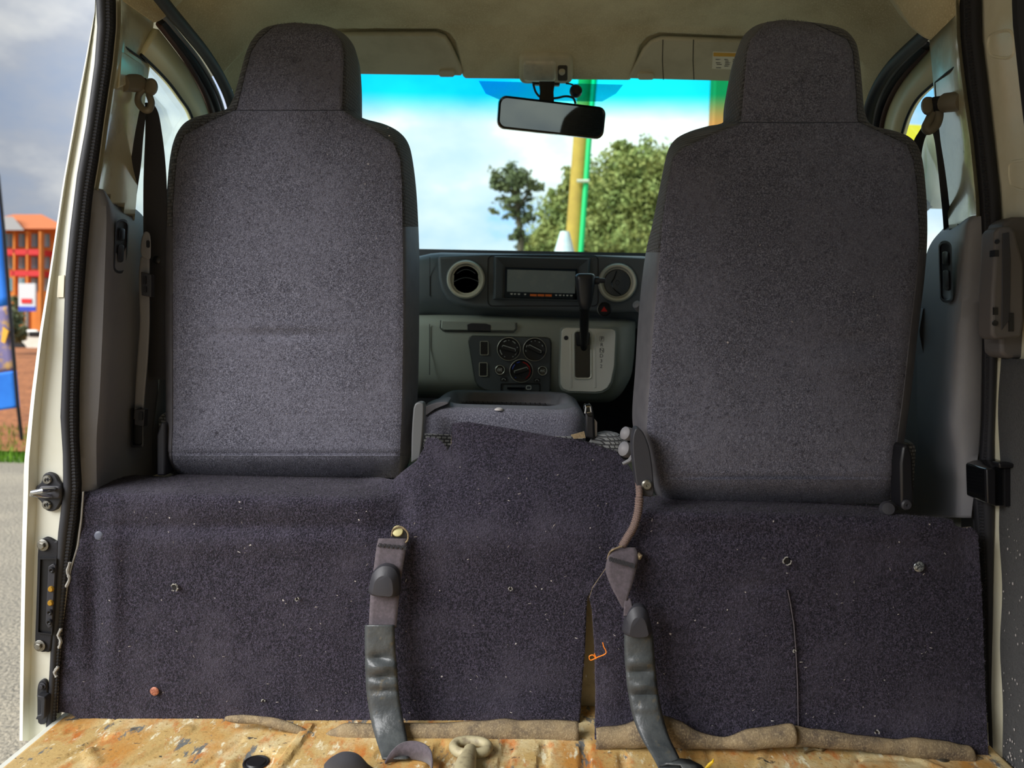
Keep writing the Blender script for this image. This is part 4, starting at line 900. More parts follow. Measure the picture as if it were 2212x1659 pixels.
mk('fascia_seam', tube([P(929-.6, y, 1.984) for y in (556, 600, 640)], .001, 6), black, da)
# lower dash
lo = [(2.03, zc(682, 2.03)), (1.985, zc(690, 1.985)), (1.962, zc(695, 1.962)), (1.955, zc(712, 1.955)), (1.955, zc(760, 1.955)), (1.965, zc(820, 1.965)), (1.985, zc(852, 1.985)), (2.05, zc(866, 2.05)), (2.2, zc(868, 2.05))]
x0, x1 = P(700, 760, 1.955).x, P(1378, 760, 1.955).x
def lower():
    rows = []
    xs_ = list(np.linspace(x0, x1-.075, 24)) + [x1-.075+.075*math.sin(t) for t in np.linspace(.1, PI/2, 12)]
    for x in xs_:
        u = max(0, (x-(x1-.075))/.075); sh = (1-math.sqrt(max(0, 1-u*u)))
        zlo = lo[-1][1]; zhi = lo[0][1]
        rows.append([Vector((x, Y+.07*sh, zlo+(z-zlo)*(1-0*sh) + .10*sh*(zhi-z)/(zhi-zlo))) for Y, z in lo])
    rows.append([Vector((p.x, 2.2, p.z)) for p in rows[-1]])
    return strip(rows)
mk('lower_dash', lower(), dashlo, da, ang=60)
mk('glovebox_seam', tube([P(928, y, 1.953) for y in (700, 760, 810)], .001, 6), black, da)
mk('side_lower_dash', box((.58, 2.08, .60), (.50, .16, .24)), dashlo, da, bev=.03, seg=3)
# cup holder drawer
cu = mk('cup_holder', pxp([(954, 692), (1113, 696), (1114, 710), (1110, 715), (958, 713), (953, 708)], 1.951, 1.975), dashlo, da, bev=.002)
mk('drawer_gap', tube([P(x, y, 1.9525) for x, y in [(952, 692), (951, 709), (957, 715), (1110, 717.5), (1116, 711), (1116, 697)]], .0011, 6), black, cu)
mk('finger_grip', pxp([(1009, 701), (1018, 698), (1050, 699), (1060, 702), (1059, 716), (1010, 714)], 1.9495, 1.96), plasticdk, cu, bev=.001)
# heater panel
hp = mk('heater_panel', pxp([(1013, 738), (1015, 730), (1021, 726), (1180, 730), (1187, 733), (1190, 741), (1188, 842), (1184, 847), (1176, 849), (1062, 844), (1046, 841), (1034, 833), (1027, 822)], 1.9475, 1.97), panelblk, da, bev=.0012, label='dark heater control panel')
mk('panel_outline', tube([P(x, y, 1.9475) for x, y in [(1012, 738), (1014, 729), (1021, 725), (1181, 729), (1188, 732), (1191, 741), (1189, 843), (1184, 848.5), (1176, 850), (1062, 845), (1045, 842), (1033, 834), (1026, 822)]], .0009, 6, True), black, hp)
def knob(cx, cy, r, ang, marks):
    s = 1.947/F; c = P(cx, cy, 1.947)
    k = mk('knob', lathe([(r*s, 0), (r*s, .003), (r*.93*s, .0055), (r*.86*s, .004), (r*.80*s, .0035), (0, .0035)], c, (0, -1, 0), 36), black, hp)
    mk('knob_rim', tube([P(x, y, 1.9425) for x, y in circ(cx, cy, r*.95, 32)], .0009, 6, True), silver, k)
    a = math.radians(ang); u = (math.cos(a), math.sin(a)); w = (-u[1], u[0]); L = r*.62; h = r*.17
    mk('knob_grip', pxp([(cx+u[0]*L*p+w[0]*h*q, cy+u[1]*L*p+w[1]*h*q) for p, q in ((-1, -1), (1, -1), (1, 1), (-1, 1))], 1.930, 1.944), black, k, bev=.0015)
    mk('knob_pointer', tube([P(cx+u[0]*L*p+w[0]*h*q, cy+u[1]*L*p+w[1]*h*q, 1.9295) for p, q in ((-.95, -.1), (-.9, -.9), (.85, -.9), (.95, .1))], .0008, 6), whitep, k)
    for m, r0, a0, a1 in marks:
        mk('dial_mark', tube([P(cx+r*r0*math.cos(math.radians(t)), cy+r*r0*math.sin(math.radians(t)), 1.9425) for t in np.linspace(a0, a1, 6)], .0009 if m is whitep else .0012, 6), m, k)
knob(1099, 754, 26, 17, [(whitep, .72, -125, -105), (whitep, .72, -65, -40), (whitep, .72, 20, 45), (whitep, .72, 140, 175), (whitep, .72, -93, -86), (whitep, .72, 58, 64), (whitep, .72, -15, -8), (whitep, .72, 115, 122)])
knob(1155, 755, 26, 27, [(whitep, .72, -115, -110), (whitep, .72, -90, -84), (whitep, .72, -62, -54), (whitep, .72, -32, -20), (whitep, .72, -165, -150), (whitep, .74, 165, 176)])
knob(1126, 801, 26, -17, [(bluep, .74, -170, -135), (bluep, .74, -120, -98), (redp, .74, -80, 60), (bluep, .74, 128, 134), (redp, .74, 50, 62)])
for cx, cy, r, t in ((1080, 799, 11.5, 'F'), (1172, 801, 11, 'A/C')):
    s = 1.947/F; b_ = mk('push_button', lathe([(r*s, 0), (r*s, .002), (r*.85*s, .004), (r*.66*s, .0035), (r*.6*s, .005), (0, .005)], P(cx, cy, 1.947), (0, -1, 0), 24), gloss, hp)
    mk('button_rim', tube([P(x, y, 1.943) for x, y in circ(cx, cy, r*.85, 24)], .0006, 5, True), silver, b_)
    if t == 'A/C': text('button_text', t, P(cx, cy, 1.9415), .0078, whitep, b_)
    else: mk('button_icon', join(*[tube([P(cx-4+3.4*k, cy+3, 1.9415), P(cx-5+3.4*k, cy, 1.9415), P(cx-3+3.4*k, cy-3, 1.9415)], .0005, 4) for k in range(3)]), whitep, b_)
for cx, cy in ((1046, 752), (1044, 798)):
    b_ = mk('blank_switch', pxp(rrect(cx-8, cy-14, cx+8, cy+14, 2, 2), 1.9455, 1.95), black, hp, bev=.0008)
    mk('switch_edge', tube([P(x, y, 1.9453) for x, y in rrect(cx-8.5, cy-14.5, cx+8.5, cy+14.5, 2, 2)], .0006, 5, True), ringsil, b_)
for cx, cy in ((1088, 819.5), (1160, 821.5)):
    b_ = mk('indicator', pxp(rrect(cx-7, cy-4, cx+7, cy+4, 1, 1), 1.946, 1.949), black, hp)
    mk('indicator_icon', tube([P(x, y, 1.9457) for x, y in [(cx-4, cy+2), (cx-3, cy-1), (cx, cy-2), (cx+3, cy-.5), (cx+4, cy+2)]], .0005, 4), whitep, b_)
sl_ = mk('slider_slot', loft([ringpx(rrect(1081, 827.5, 1168, 848, 3, 2), 1.948), ringpx(rrect(1081.5, 828, 1167.5, 847.5, 3, 2), 1.946), ringpx(rrect(1084, 830, 1165, 845.5, 3, 2), 1.946), ringpx(rrect(1085, 831, 1164, 844, 3, 2), 1.952)], False, True), black, hp, ang=30)
mk('slider_tab', tube([P(x, y, 1.9445) for x, y in rrect(1137, 833.5, 1147, 841, 2, 2)], .0008, 6, True), whitep, sl_)
mk('slider_groove', pxp([(1096, 836), (1134, 837), (1134, 842), (1096, 841)], 1.9452, 1.947), gloss, sl_)
# gear lever
gl = empty('gear_lever', P(1262, 745, 1.93), 'black gear lever with a silver gate plate on the dashboard', 'gear lever')
pl = [(1213, 716), (1217, 710), (1224, 708), (1322, 711), (1329, 715), (1330, 724), (1327, 790), (1320, 824), (1312, 838), (1300, 845), (1285, 847), (1228, 845), (1216, 840), (1211, 830), (1210, 800)]
mk('gate_surround', pxp([(1165+(x-1165), y) for x, y in [tuple(np.array((1268, 778))+1.06*(np.array(p)-(1268, 778))) for p in pl]], 1.946, 1.97), dashlo, gl, bev=.004, seg=3)
g_ = mk('gate_plate', pxp(pl, 1.9415, 1.95), silver, gl, bev=.0018, seg=3, label='brushed silver gate plate')
mk('gate_lip', tube([P(x, y, 1.9405) for x, y in rrect(1240, 715, 1277, 818, 7, 4)], .0026, 8, True), ringsil, gl)
mk('gate_slot', pxp(rrect(1241, 716, 1276, 817, 6, 4), 1.9402, 1.945), gloss, gl)
for x in (1231, 1283): mk('gate_ridge', pxp([(x, 722), (x+4, 722), (x+5, 838), (x-1, 838)], 1.940, 1.943), silver, g_, bev=.0012)
mk('lock_button', lathe([(5/F*1.94, 0), (4.6/F*1.94, .001), (0, .001)], P(1223, 730, 1.941), (0, -1, 0), 16), plasticdk, g_)
for t, y in (('P', 732), ('R', 745), ('N', 757), ('D', 769), ('3', 780), ('2', 791.5)):
    text('gear_letter', t, P(1300-(y-745)*.03, y, 1.9412), .0128, blackp, g_)
for y in (732, 757): mk('letter_box', tube([P(x, yy, 1.9413) for x, yy in rrect(1295.5, y-5, 1304.5, y+5, 1.5, 2)], .00035, 4, True), blackp, g_)
mk('lever_shaft', tube([P(1261, 752, 1.945), P(1262, 738, 1.92), P(1262, 700, 1.88), P(1263, 655, 1.845)], [.0085, .010, .0115, .012], 14), black, gl)
mk('lever_boot', pxp([(1243, 718), (1274, 719), (1272, 746), (1246, 748)], 1.936, 1.944), black, gl, bev=.003)
kn = mk('lever_knob', loft([[P(1264+w*math.copysign(abs(math.cos(t))**.6, math.cos(t)), y, 1.845-.0+d*math.copysign(abs(math.sin(t))**.6, math.sin(t))) for t in np.linspace(0, 2*PI, 25)[:-1]] for y, w, d in ((668, 9, .010), (662, 13, .013), (650, 16, .016), (625, 20, .020), (605, 22, .023), (597, 22.5, .023), (592, 19, .019), (590.5, 12, .012))]), M('knob_plastic', (40, 42, 46), .32), gl, label='black T-shaped shift knob')
mk('knob_button', join(lathe([(8/F*1.845, 0), (8/F*1.845, 9/F*1.845), (7/F*1.845, 10/F*1.845)], P(1285, 606, 1.845), (1, 0, 0), 16), lathe([(5.5/F*1.845, .008), (5.5/F*1.845, .022), (4.5/F*1.845, .024), (0, .024)], P(1285, 606, 1.845), (1, 0, 0), 16)), plasticdk, kn)

# =================================================================== MIRROR, DOME LIGHT
rm_c = P(1193, 254, 1.90)
rm = empty('rear_view_mirror', (rm_c.x, rm_c.y+.04, rm_c.z+.09), 'black framed rear-view mirror hanging below the headliner', 'mirror')
Rm = Matrix.Rotation(math.radians(14), 3, 'Z') @ Matrix.Rotation(math.radians(8), 3, 'X') @ Matrix.Rotation(math.radians(1.8), 3, 'Y')
def mring(s, y): return [rm_c + Rm @ Vector((x*s if abs(s) != 1 else x, y, z)) for x, z in rrect(-.1345*s, -.0385*s, .1345*s, .0385*s, .019*s, 6)]
def mr2(ins, y): return [rm_c + Rm @ Vector((x, y, z)) for x, z in rrect(-.1345+ins, -.0385+ins, .1345-ins, .0385-ins, .019-ins*.6, 6)]
mk('housing', loft([mr2(.006, 0), mr2(.001, -.001), mr2(0, .006), mr2(.004, .02), mr2(.016, .032), mr2(.03, .036)], False, True), gloss, rm, ang=60)
mk('glass', loft([mr2(.006, 0), mr2(.0065, .0005)], True, False), M('mirror_silver', (150, 154, 150), .03, 1), rm, smooth=False)
mk('stem', loft([[Vector((P(1181, 200, Y).x+a*w, Y+b*.012, z)) for a, b in ((-1, -1), (1, -1), (1, 1), (-1, 1))] for Y, z, w in ((1.985, P(1181, 178, 1.985).z, .020), (1.965, P(1181, 200, 1.965).z, .017), (1.945, P(1181, 226, 1.945).z, .019))]), black, rm, bev=.003)
mk('mount_foot', pxp([(1148, 176), (1210, 178), (1208, 184), (1152, 182)], 1.985, 2.0), black, rm, bev=.002)
mk('cable', tube([P(x, y, 1.95) for x, y in cat([(1152, 182), (1158, 200), (1172, 212), (1200, 212), (1222, 208), (1238, 212), (1243, 224)], 6)], .0028, 8), cable, rm)
sb = empty('sensor_puck', P(1244, 210, 1.97), 'small round black sensor on a wire beside the mirror stem', 'sensor')
mk('puck', lathe([(.006, -.012), (.014, -.008), (.0165, 0), (.014, .008), (.006, .012)], P(1244, 197, 1.97), (.3, -.8, .3), 20), black, sb)
mk('wire', tube([P(x, y, 1.97) for x, y in cat([(1222, 180), (1234, 182), (1240, 188), (1236, 196)], 5)], .0022, 6), cable, sb)
DP0 = Vector((0, 1.86, 1.400-.001)); 
def dpt(x, y, off=0): return PP(x, y, DP0, VN)-VN*off
dl = empty('dome_light', dpt(1180, 150), 'beige interior dome lamp with a small switch on the headliner', 'lamp')
mk('housing', loft([[dpt(x, y, -.004) for x, y in rrect(1121, 113, 1238, 177, 14, 5)], [dpt(x, y, .006) for x, y in rrect(1122, 114, 1237, 176, 14, 5)], [dpt(x, y, .012) for x, y in rrect(1127, 118, 1231, 172, 12, 5)]], False, True), visor, dl, ang=50)
mk('lens', loft([[dpt(x, y, .010) for x, y in rrect(1130, 122, 1202, 168, 9, 5)], [dpt(x, y, .016) for x, y in rrect(1132, 124, 1200, 166, 8, 5)], [dpt(x, y, .018) for x, y in rrect(1138, 129, 1195, 161, 6, 5)]], False, True), domew, dl, ang=50)
mk('switch_well', loft([[dpt(x, y, .0125) for x, y in rrect(1205, 132, 1226, 166, 4, 4)], [dpt(x, y, .0128) for x, y in rrect(1206, 133, 1225, 165, 4, 4)]], False, True), pencil, dl)
mk('switch_knob', lathe([(.008, 0), (.008, .006), (.006, .009), (0, .009)], dpt(1214, 144, .0125), -VN, 16), domew, dl)

# =================================================================== SEAT BELTS on the pillars
def dring(par, c, side, s=1.0):
    mk('anchor_cap', lathe([(.006, -.012), (.018*s, -.010), (.020*s, 0), (.018*s, .010), (.008, .014), (0, .014)], c, (-side, -.35, .1), 18), M('taupe_plastic', (120, 112, 96), .5) if 'taupe_plastic' not in MATS else MATS['taupe_plastic'], par)
sbL = empty('seat_belt', (-.76, 1.47, .72), 'black seat belt hanging from the left pillar behind the left seat', 'seat belt')
mk('bolt_boss', tube([P(262, 178, 1.40), P(300, 180, 1.452)], .016, 14), M('taupe_plastic', (120, 112, 96), .5), sbL)
mk('spacer', tube([P(290, 181, 1.44), P(312, 183, 1.46)], .013, 12), rubberdk, sbL)
mk('anchor_cap', loft([[P(x, y, Y) for x, y in circ(cx, cy, r, 18, r*1.25)] for cx, cy, r, Y in ((322, 188, 13, 1.47), (324, 188, 15.5, 1.462), (326, 188, 15.5, 1.45), (328, 187, 11, 1.443))]), MATS['taupe_plastic'], sbL)
mk('guide_loop', tube([P(x, y, Y) for x, y, Y in cat([(310, 192, 1.452), (300, 205, 1.45), (299, 222, 1.448), (310, 236, 1.446), (322, 237, 1.446), (327, 222, 1.45), (322, 205, 1.455)], 5)], .0062, 10), MATS['taupe_plastic'], sbL)
mk('front_webbing', ribbon([(313, 330, 222, 1.455), (314, 342, 245, 1.47), (314, 350, 290, 1.48), (312, 356, 340, 1.485), (310, 360, 400, 1.49), (310, 362, 500, 1.495), (312, 364, 640, 1.50), (322, 366, 820, 1.51)]), webdark, sbL, solid=.0015)
mk('rear_webbing', ribbon([(303, 314, 232, 1.452), (297, 313, 262, 1.455), (290, 309, 300, 1.46), (281, 304, 360, 1.48), (268, 294, 430, 1.53), (262, 290, 480, 1.575)]), webdark, sbL, solid=.0015)
# channel with strap on the left cover
ch = empty('belt_guide', P(300, 960, 1.47), 'grey plastic belt guide strip on the left pillar cover', 'belt guide')
mk('top_eye', loft([[P(x, y, Y) for x, y in cat([(305, 552), (305, 520), (311, 503), (318, 500), (325, 510), (326, 545), (323, 560)], 3, True)] for Y in (1.475, 1.462)]), plastic, ch, bev=.002)
mk('eye_slot', pxp(rrect(316, 519, 322, 535, 3), 1.459, 1.464), black, ch)
mk('strap', ribbon([(305, 323, 555, 1.467), (301, 323, 590, 1.466), (302, 323, 640, 1.468), (303, 323, 700, 1.47), (297, 319, 780, 1.472), (293, 313, 850, 1.474), (290, 309, 905, 1.475)]), plastic, ch, solid=.004)
mk('upper_plate', pxp([(304, 587), (326, 593), (326, 642), (305, 638)], 1.455, 1.47), plasticdk, ch, bev=.0015)
mk('upper_slot', join(pxp(rrect(308, 596, 315, 614, 3), 1.452, 1.456), pxp(rrect(310, 618, 316, 632, 3), 1.452, 1.456)), black, ch)
mk('lower_plate', pxp([(290, 884), (312, 884), (310, 922), (290, 918)], 1.462, 1.478), plasticdk, ch, bev=.0015)
mk('lower_slot', pxp(rrect(299, 890, 308, 908, 3), 1.459, 1.463), black, ch)
mk('pocket', loft([[P(x, y, Y) for x, y in rrect(x0_, 880, x1_, y1_, 5, 3)] for x0_, x1_, y1_, Y in ((283, 310, 966, 1.478), (282, 310, 967, 1.466), (286, 307, 962, 1.465), (287, 306, 960, 1.474))], False, True), black, ch, ang=40)
mk('bracket', join(pxp([(328, 533), (362, 534), (360, 542), (328, 543)], 1.50, 1.52), lathe([(.008, 0), (.008, .005), (.004, .008), (0, .008)], P(341, 562, 1.50), (0, -1, 0), 14)), black, ch, label='black bracket with a bolt')
sbR = empty('seat_belt', (.77, 1.45, .72), 'black seat belt with twisted loop hanging from the right pillar', 'seat belt')
mk('bolt_boss', tube([P(2082, 218, 1.39), P(2042, 222, 1.43)], .017, 14), MATS['taupe_plastic'], sbR)
mk('spacer', tube([P(2048, 222, 1.425), P(2018, 226, 1.45)], .014, 12), rubberdk, sbR)
mk('anchor_cap', loft([[P(x, y, Y) for x, y in circ(cx, cy, r, 18, r*1.35)] for cx, cy, r, Y in ((2012, 230, 12, 1.465), (2008, 229, 15, 1.455), (2004, 229, 15, 1.442), (2003, 229, 11, 1.436))]), MATS['taupe_plastic'], sbR)
mk('guide_loop', tube([P(x, y, Y) for x, y, Y in cat([(2018, 222, 1.446), (2026, 232, 1.445), (2028, 250, 1.443), (2022, 270, 1.441), (2008, 282, 1.44), (2000, 276, 1.442), (2006, 262, 1.445), (2014, 246, 1.448)], 5)], .008, 10), MATS['taupe_plastic'], sbR)
mk('front_webbing', ribbon([(2000, 2012, 262, 1.45), (1985, 2004, 285, 1.46), (1974, 1996, 305, 1.468), (1966, 1990, 340, 1.475), (1962, 1988, 420, 1.485), (1955, 1990, 600, 1.50)]), webdark, sbR, solid=.0015)
mk('rear_webbing', ribbon([(2012, 2028, 275, 1.446), (2020, 2032, 310, 1.45), (2026, 2040, 360, 1.455), (2032, 2048, 420, 1.47), (2037, 2054, 475, 1.52), (2040, 2058, 530, 1.575)]), plasticdk, sbR, solid=.0015)

# =================================================================== HARDWARE on the left pillar
def yj(x, y):  # depth of the pillar's rear face
    xo, xs = ix(LO, y), ix(LSO, y); t = max(0, min(1, (x-(xo+.36*(xs-xo)))/((xs+4)-(xo+.36*(xs-xo))))); return 1.321+t*(YS-.01-1.321)
sk = empty('door_striker', P(102, 1105, 1.315), 'black door striker with a chrome loop screwed to the white left pillar', 'striker')
spl = [tuple(p) for p in cat([(102, 1021), (118, 1026), (126, 1040), (133, 1050), (133, 1075), (128, 1090), (120, 1102), (106, 1105), (94, 1098), (88, 1084), (77, 1072), (77, 1054), (88, 1042), (92, 1028)], 3, True)]
mk('base_plate', prism([P(x, y, yj(x, y)-.007) for x, y in spl], (0, .010, 0)), rubber, sk, bev=.002)
mk('raised_pad', prism([P(x, y, yj(x, y)-.013) for x, y in rrect(82, 1050, 131, 1078, 8)], (0, .008, 0)), plasticdk, sk, bev=.003)
mk('loop', tube([P(122, 1056, 1.316), P(112, 1058, 1.300), P(90, 1060, 1.275), P(70, 1064, 1.275), P(68, 1068, 1.279), P(84, 1070, 1.288), P(106, 1071, 1.308), P(118, 1072, 1.318)], .0042, 10), chrome, sk)
for x, y in ((103, 1036), (102, 1090)):
    s_ = mk('screw', lathe([(.0085, 0), (.0085, .002), (.007, .0038), (.0035, .0042), (.003, .002), (0, .002)], P(x, y, yj(x, y)-.007), (0, -1, 0), 20), steel, sk)
    mk('screw_cross', join(box(P(x, y, yj(x, y)-.0115), (.007, .001, .0016)), box(P(x, y, yj(x, y)-.0115), (.0016, .001, .007))), black, s_, smooth=False)
ct = empty('contact_plate', P(98, 1410, 1.315), 'tall black electrical contact plate with brass pins bolted to the left pillar', 'contact plate')
cpo = [tuple(p) for p in cat([(93, 1163), (104, 1162), (118, 1170), (126, 1180), (118, 1300), (109, 1400), (98, 1408), (86, 1408), (76, 1398), (75, 1380), (79, 1260), (82, 1180)], 3, True)]
cpi = [(86, 1206), (122, 1206), (112, 1372), (81, 1368)]
mk('base_plate', prism([P(x, y, yj(x, y)-.006) for x, y in cpo], (0, .009, 0)), rubberdk, ct, bev=.002)
mk('recess', loft([[P(x, y, yj(x, y)-.0065) for x, y in cpi], [P(x, y, yj(x, y)-.010) for x, y in cpi], [P(x+(98-x)*.08, y+(1288-y)*.03, yj(x, y)-.010) for x, y in cpi], [P(x+(98-x)*.1, y+(1288-y)*.035, yj(x, y)-.0062) for x, y in cpi]], False, True), black, ct, ang=30)
mk('pin_block', prism([P(x, y, yj(x, y)-.012) for x, y in [(104, 1224), (114, 1218), (120, 1222), (112, 1352), (104, 1358), (98, 1346)]], (0, .006, 0)), plasticdk, ct, bev=.001)
for x, y, m in ((113, 1231, black), (111, 1272, brass), (110, 1302, brass), (109, 1322, black), (108, 1343, black)):
    c = P(x, y, yj(x, y)-.012); mk('pin' if m is brass else 'socket', lathe([(.0055, 0), (.0055, .0015), (.004, .004), (.003, .0042), (0, .0035 if m is brass else .001)], c, (0, -1, 0), 18), m, ct)
for x, y in ((94, 1177), (87, 1394)): boltbits(P(x, y, yj(x, y)-.006), .0105, ct, steel)
cb = empty('clip_bracket', P(90, 1560, 1.315), 'small dark plastic clip bracket at the foot of the left pillar', 'bracket')
mk('back_strip', prism([P(x, y, yj(x, y)-.005) for x, y in [tuple(p) for p in cat([(80, 1490), (84, 1474), (94, 1468), (101, 1478), (102, 1520), (100, 1560), (82, 1562), (80, 1520)], 3, True)]], (0, .008, 0)), rubber, cb, bev=.0015)
mk('clip_body', prism([P(x, y, yj(x, y)-.020) for x, y in [(78, 1502), (96, 1506), (98, 1512), (96, 1548), (92, 1556), (76, 1554), (80, 1546), (88, 1544), (89, 1514), (82, 1510)]], (0, .016, 0)), rubber, cb, bev=.0015)
boltbits(P(92, 1482, yj(92, 1482)-.005), .007, cb, plasticdk)

# =================================================================== LINT on the felt
def lint(name, par, n, xr, yr, Yf, test):
    V = []; Fc = []; k = 0
    while k < n:
        x = random.uniform(*xr); y = random.uniform(*yr)
        if not test(x, y): continue
        k += 1; c = P(x, y, Yf(x, y)-.0035); L = random.uniform(.0008, .0032); w = random.uniform(.0002, .0006); a = random.uniform(0, PI)
        if random.random() < .25: L = w = random.uniform(.0008, .0016)
        u = Vector((math.cos(a), 0, math.sin(a))); v = Vector((-math.sin(a), 0, math.cos(a))); b = len(V)
        V += [c-u*L-v*w, c+u*L-v*w, c+u*L*.6+v*w*1.5+Vector((0, -.0006, 0)), c-u*L*.8+v*w]; Fc.append((b, b+1, b+2, b+3))
    return mk(name, (V, Fc), lintm, par, kind='stuff', smooth=False, fix=False)
lint('lint', car1, 130, (180, 1370), (930, 1580), lambda x, y: Yleft(x, y)-.002, lambda x, y: (y > 1080 and x < 1240) or (900 < x < 1320 and y > 975))
lint('lint', car2, 70, (1300, 2100), (1120, 1570), lambda x, y: Yright(x, y)-.003, lambda x, y: x > 1400 or y > 1320)
lint('lint', sl, 12, (400, 850), (270, 970), lambda x, y: 1.455-.00004*(y-1032)-.011, lambda x, y: True)
lint('lint', sr, 12, (1450, 1930), (300, 1020), lambda x, y: 1.325-.00003*(y-1088)-.011, lambda x, y: True)

# pile fibres standing off the felt
fibm = M('fibre', (76, 70, 86), .9, var=(140, (30, 28, 38), .45, .6), var2=(500, (124, 116, 134), .56, .72))
fibs = M('seat_fibre', (104, 102, 116), .9, var=(140, (54, 53, 64), .45, .6), var2=(500, (156, 154, 168), .56, .72))
def fibres(par, VF, n, lmin, lmax, seed, fm_=None):
    r = np.random.default_rng(seed); V = np.array([tuple(v) for v in VF[0]]); Q = np.array([q for q in VF[1] if len(q) == 4])
    A = V[Q]; d1 = A[:, 2]-A[:, 0]; d2 = A[:, 3]-A[:, 1]; nn = np.cross(d1, d2); ar = np.linalg.norm(nn, axis=1)+1e-12; nn /= ar[:, None]; nn *= np.where(nn[:, 1] > 0, -1, 1)[:, None]
    f = r.choice(len(Q), n, p=ar/ar.sum()); u, v = r.random((2, n, 1)); a = A[f]
    c = (a[:, 0]*(1-u)+a[:, 1]*u)*(1-v)+(a[:, 3]*(1-u)+a[:, 2]*u)*v; N_ = nn[f]
    t = r.normal(size=(n, 3)); t -= N_*np.sum(t*N_, 1)[:, None]; t /= np.linalg.norm(t, axis=1)[:, None]; w = np.cross(N_, t)
    L = r.uniform(lmin, lmax, (n, 1)); wd = .00022; h0 = N_*.0004; h1 = N_*(.0012+.0012*r.random((n, 1))); bend = w*L*r.uniform(-.35, .35, (n, 1))
    p0 = c-t*L*.5+h0; p1 = c+bend+h1; p2 = c+t*L*.5+h0+N_*.0006
    P6 = np.stack([p0-w*wd, p0+w*wd, p1-w*wd, p1+w*wd, p2-w*wd, p2+w*wd], 1).reshape(-1, 3)-np.array(BASE[par])
    k = np.arange(n)[:, None]*6; Fc = np.concatenate([k+np.array([0, 1, 3, 2]), k+np.array([2, 3, 5, 4])], 1).reshape(-1, 4)
    me = bpy.data.meshes.new('pile_fibres'); me.from_pydata(P6.tolist(), [], Fc.tolist()); me.materials.append(fm_ or fibm)
    o = bpy.data.objects.new('pile_fibres', me); COL.objects.link(o); o.parent = par; o['kind'] = 'stuff'
fibres(car1, SH1, 42000, .003, .007, 1); fibres(car2, SH2, 32000, .003, .007, 2)
fibres(sl, strip([r[8:55] for r in rl]), 24000, .003, .006, 3, fibs); fibres(sr, strip([r[8:55] for r in rr]), 24000, .003, .006, 4, fibs)

# =================================================================== OUTSIDE
def quadmesh_leaves(centres, size, n, seed):
    r = np.random.default_rng(seed); V = []; Fc = []
    for (c, rad, cnt) in centres:
        sub = []
        for _ in range(max(7, cnt//45)):
            d = r.normal(size=3); d /= np.linalg.norm(d); sub.append(np.array(c)+d*np.array(rad)*r.random()**.4)
        for _ in range(cnt):
            p = sub[r.integers(len(sub))]+r.normal(size=3)*np.array(rad)*.13
            u = r.normal(size=3); u /= np.linalg.norm(u); w = np.cross(u, r.normal(size=3)); w /= np.linalg.norm(w)
            s = size*(.5+r.random()); b = len(V); V += [tuple(p-u*s), tuple(p+w*s*.5), tuple(p+u*s), tuple(p-w*s*.5)]; Fc.append((b, b+1, b+2, b+3))
    return V, Fc
def tree(name, label, base, blobs, branches, mat, size, seed):
    e = empty(name, base, label, 'tree', 'trees ahead of the windscreen')
    mk('trunk', join(*[tube(b, r, 7) for b, r in branches]), bark, e)
    mk('foliage', quadmesh_leaves(blobs, size, 0, seed), mat, e, fix=False, smooth=False, kind='stuff')
    return e
D = 16.
def bl(px, py, rx, ry, n, d=D): 
    c = P(px, py, d); return (tuple(c), (rx/F*d, rx/F*d, ry/F*d), n)
bs = P(1118, 600, D); bs.z = GZ
tree('slender_tree', 'slender open-branched tree seen through the windscreen', bs,
     [bl(1105, 385, 42, 30, 1890), (bl(1145, 400, 26, 18, 720)), bl(1078, 400, 20, 20, 495), bl(1110, 430, 36, 22, 855), bl(1090, 455, 26, 14, 405), bl(1135, 470, 22, 30, 540), bl(1120, 510, 22, 25, 540)],
     [([bs, P(1125, 520, D), P(1118, 450, D), P(1108, 380, D)], [.10, .07, .045, .02]), ([P(1120, 470, D), P(1085, 420, D)], [.05, .02]), ([P(1118, 450, D), P(1150, 405, D)], [.05, .02])], leafd, .04, 3)
D2 = 22.
bs2 = P(1330, 640, D2); bs2.z = GZ
tree('leafy_tree', 'broad pale green tree right of the pole, seen through the windscreen', bs2,
     [bl(1340, 420, 90, 90, 10350, D2), bl(1400, 390, 70, 80, 7650, D2), bl(1460, 430, 90, 110, 7650, D2), bl(1230, 490, 80, 75, 7650, D2), bl(1180, 530, 50, 40, 3150, D2), bl(1300, 520, 130, 50, 8100, D2), bl(1350, 330, 34, 26, 1170, D2), bl(1210, 420, 26, 22, 765, D2), bl(1255, 400, 40, 40, 1890, D2), bl(1550, 470, 80, 90, 5400, D2)],
     [([bs2, P(1335, 520, D2), P(1350, 400, D2)], [.3, .22, .08]), ([P(1335, 520, D2), P(1240, 460, D2)], [.14, .05]), ([P(1338, 500, D2), P(1420, 420, D2)], [.14, .05])], leafm, .065, 4)
po = empty('utility_pole', (P(1228, 640, 9).x, 9, GZ), 'leaning yellow-brown utility pole with a green pipe, seen through the windscreen', 'pole')
pb = P(1222, 640, 9); pb = pb + (pb-P(1268, 150, 9))*((pb.z-GZ)/(P(1268, 150, 9).z-pb.z))
mk('pole', tube([pb, P(1238, 545, 9), P(1256, 300, 9), P(1268, 150, 9), P(1280, -60, 9)], [.105, .10, .096, .09, .085], 16), woodpole, po)
pb2 = P(1243, 640, 8.9); pb2 = pb2+(pb2-P(1288, 150, 8.9))*((pb2.z-GZ)/(P(1288, 150, 8.9).z-pb2.z))
mk('pipe', tube([pb2, P(1255, 545, 8.9), P(1273, 300, 8.9), P(1286, 150, 8.9), P(1296, -60, 8.9)], .032, 10), greenpipe, po)
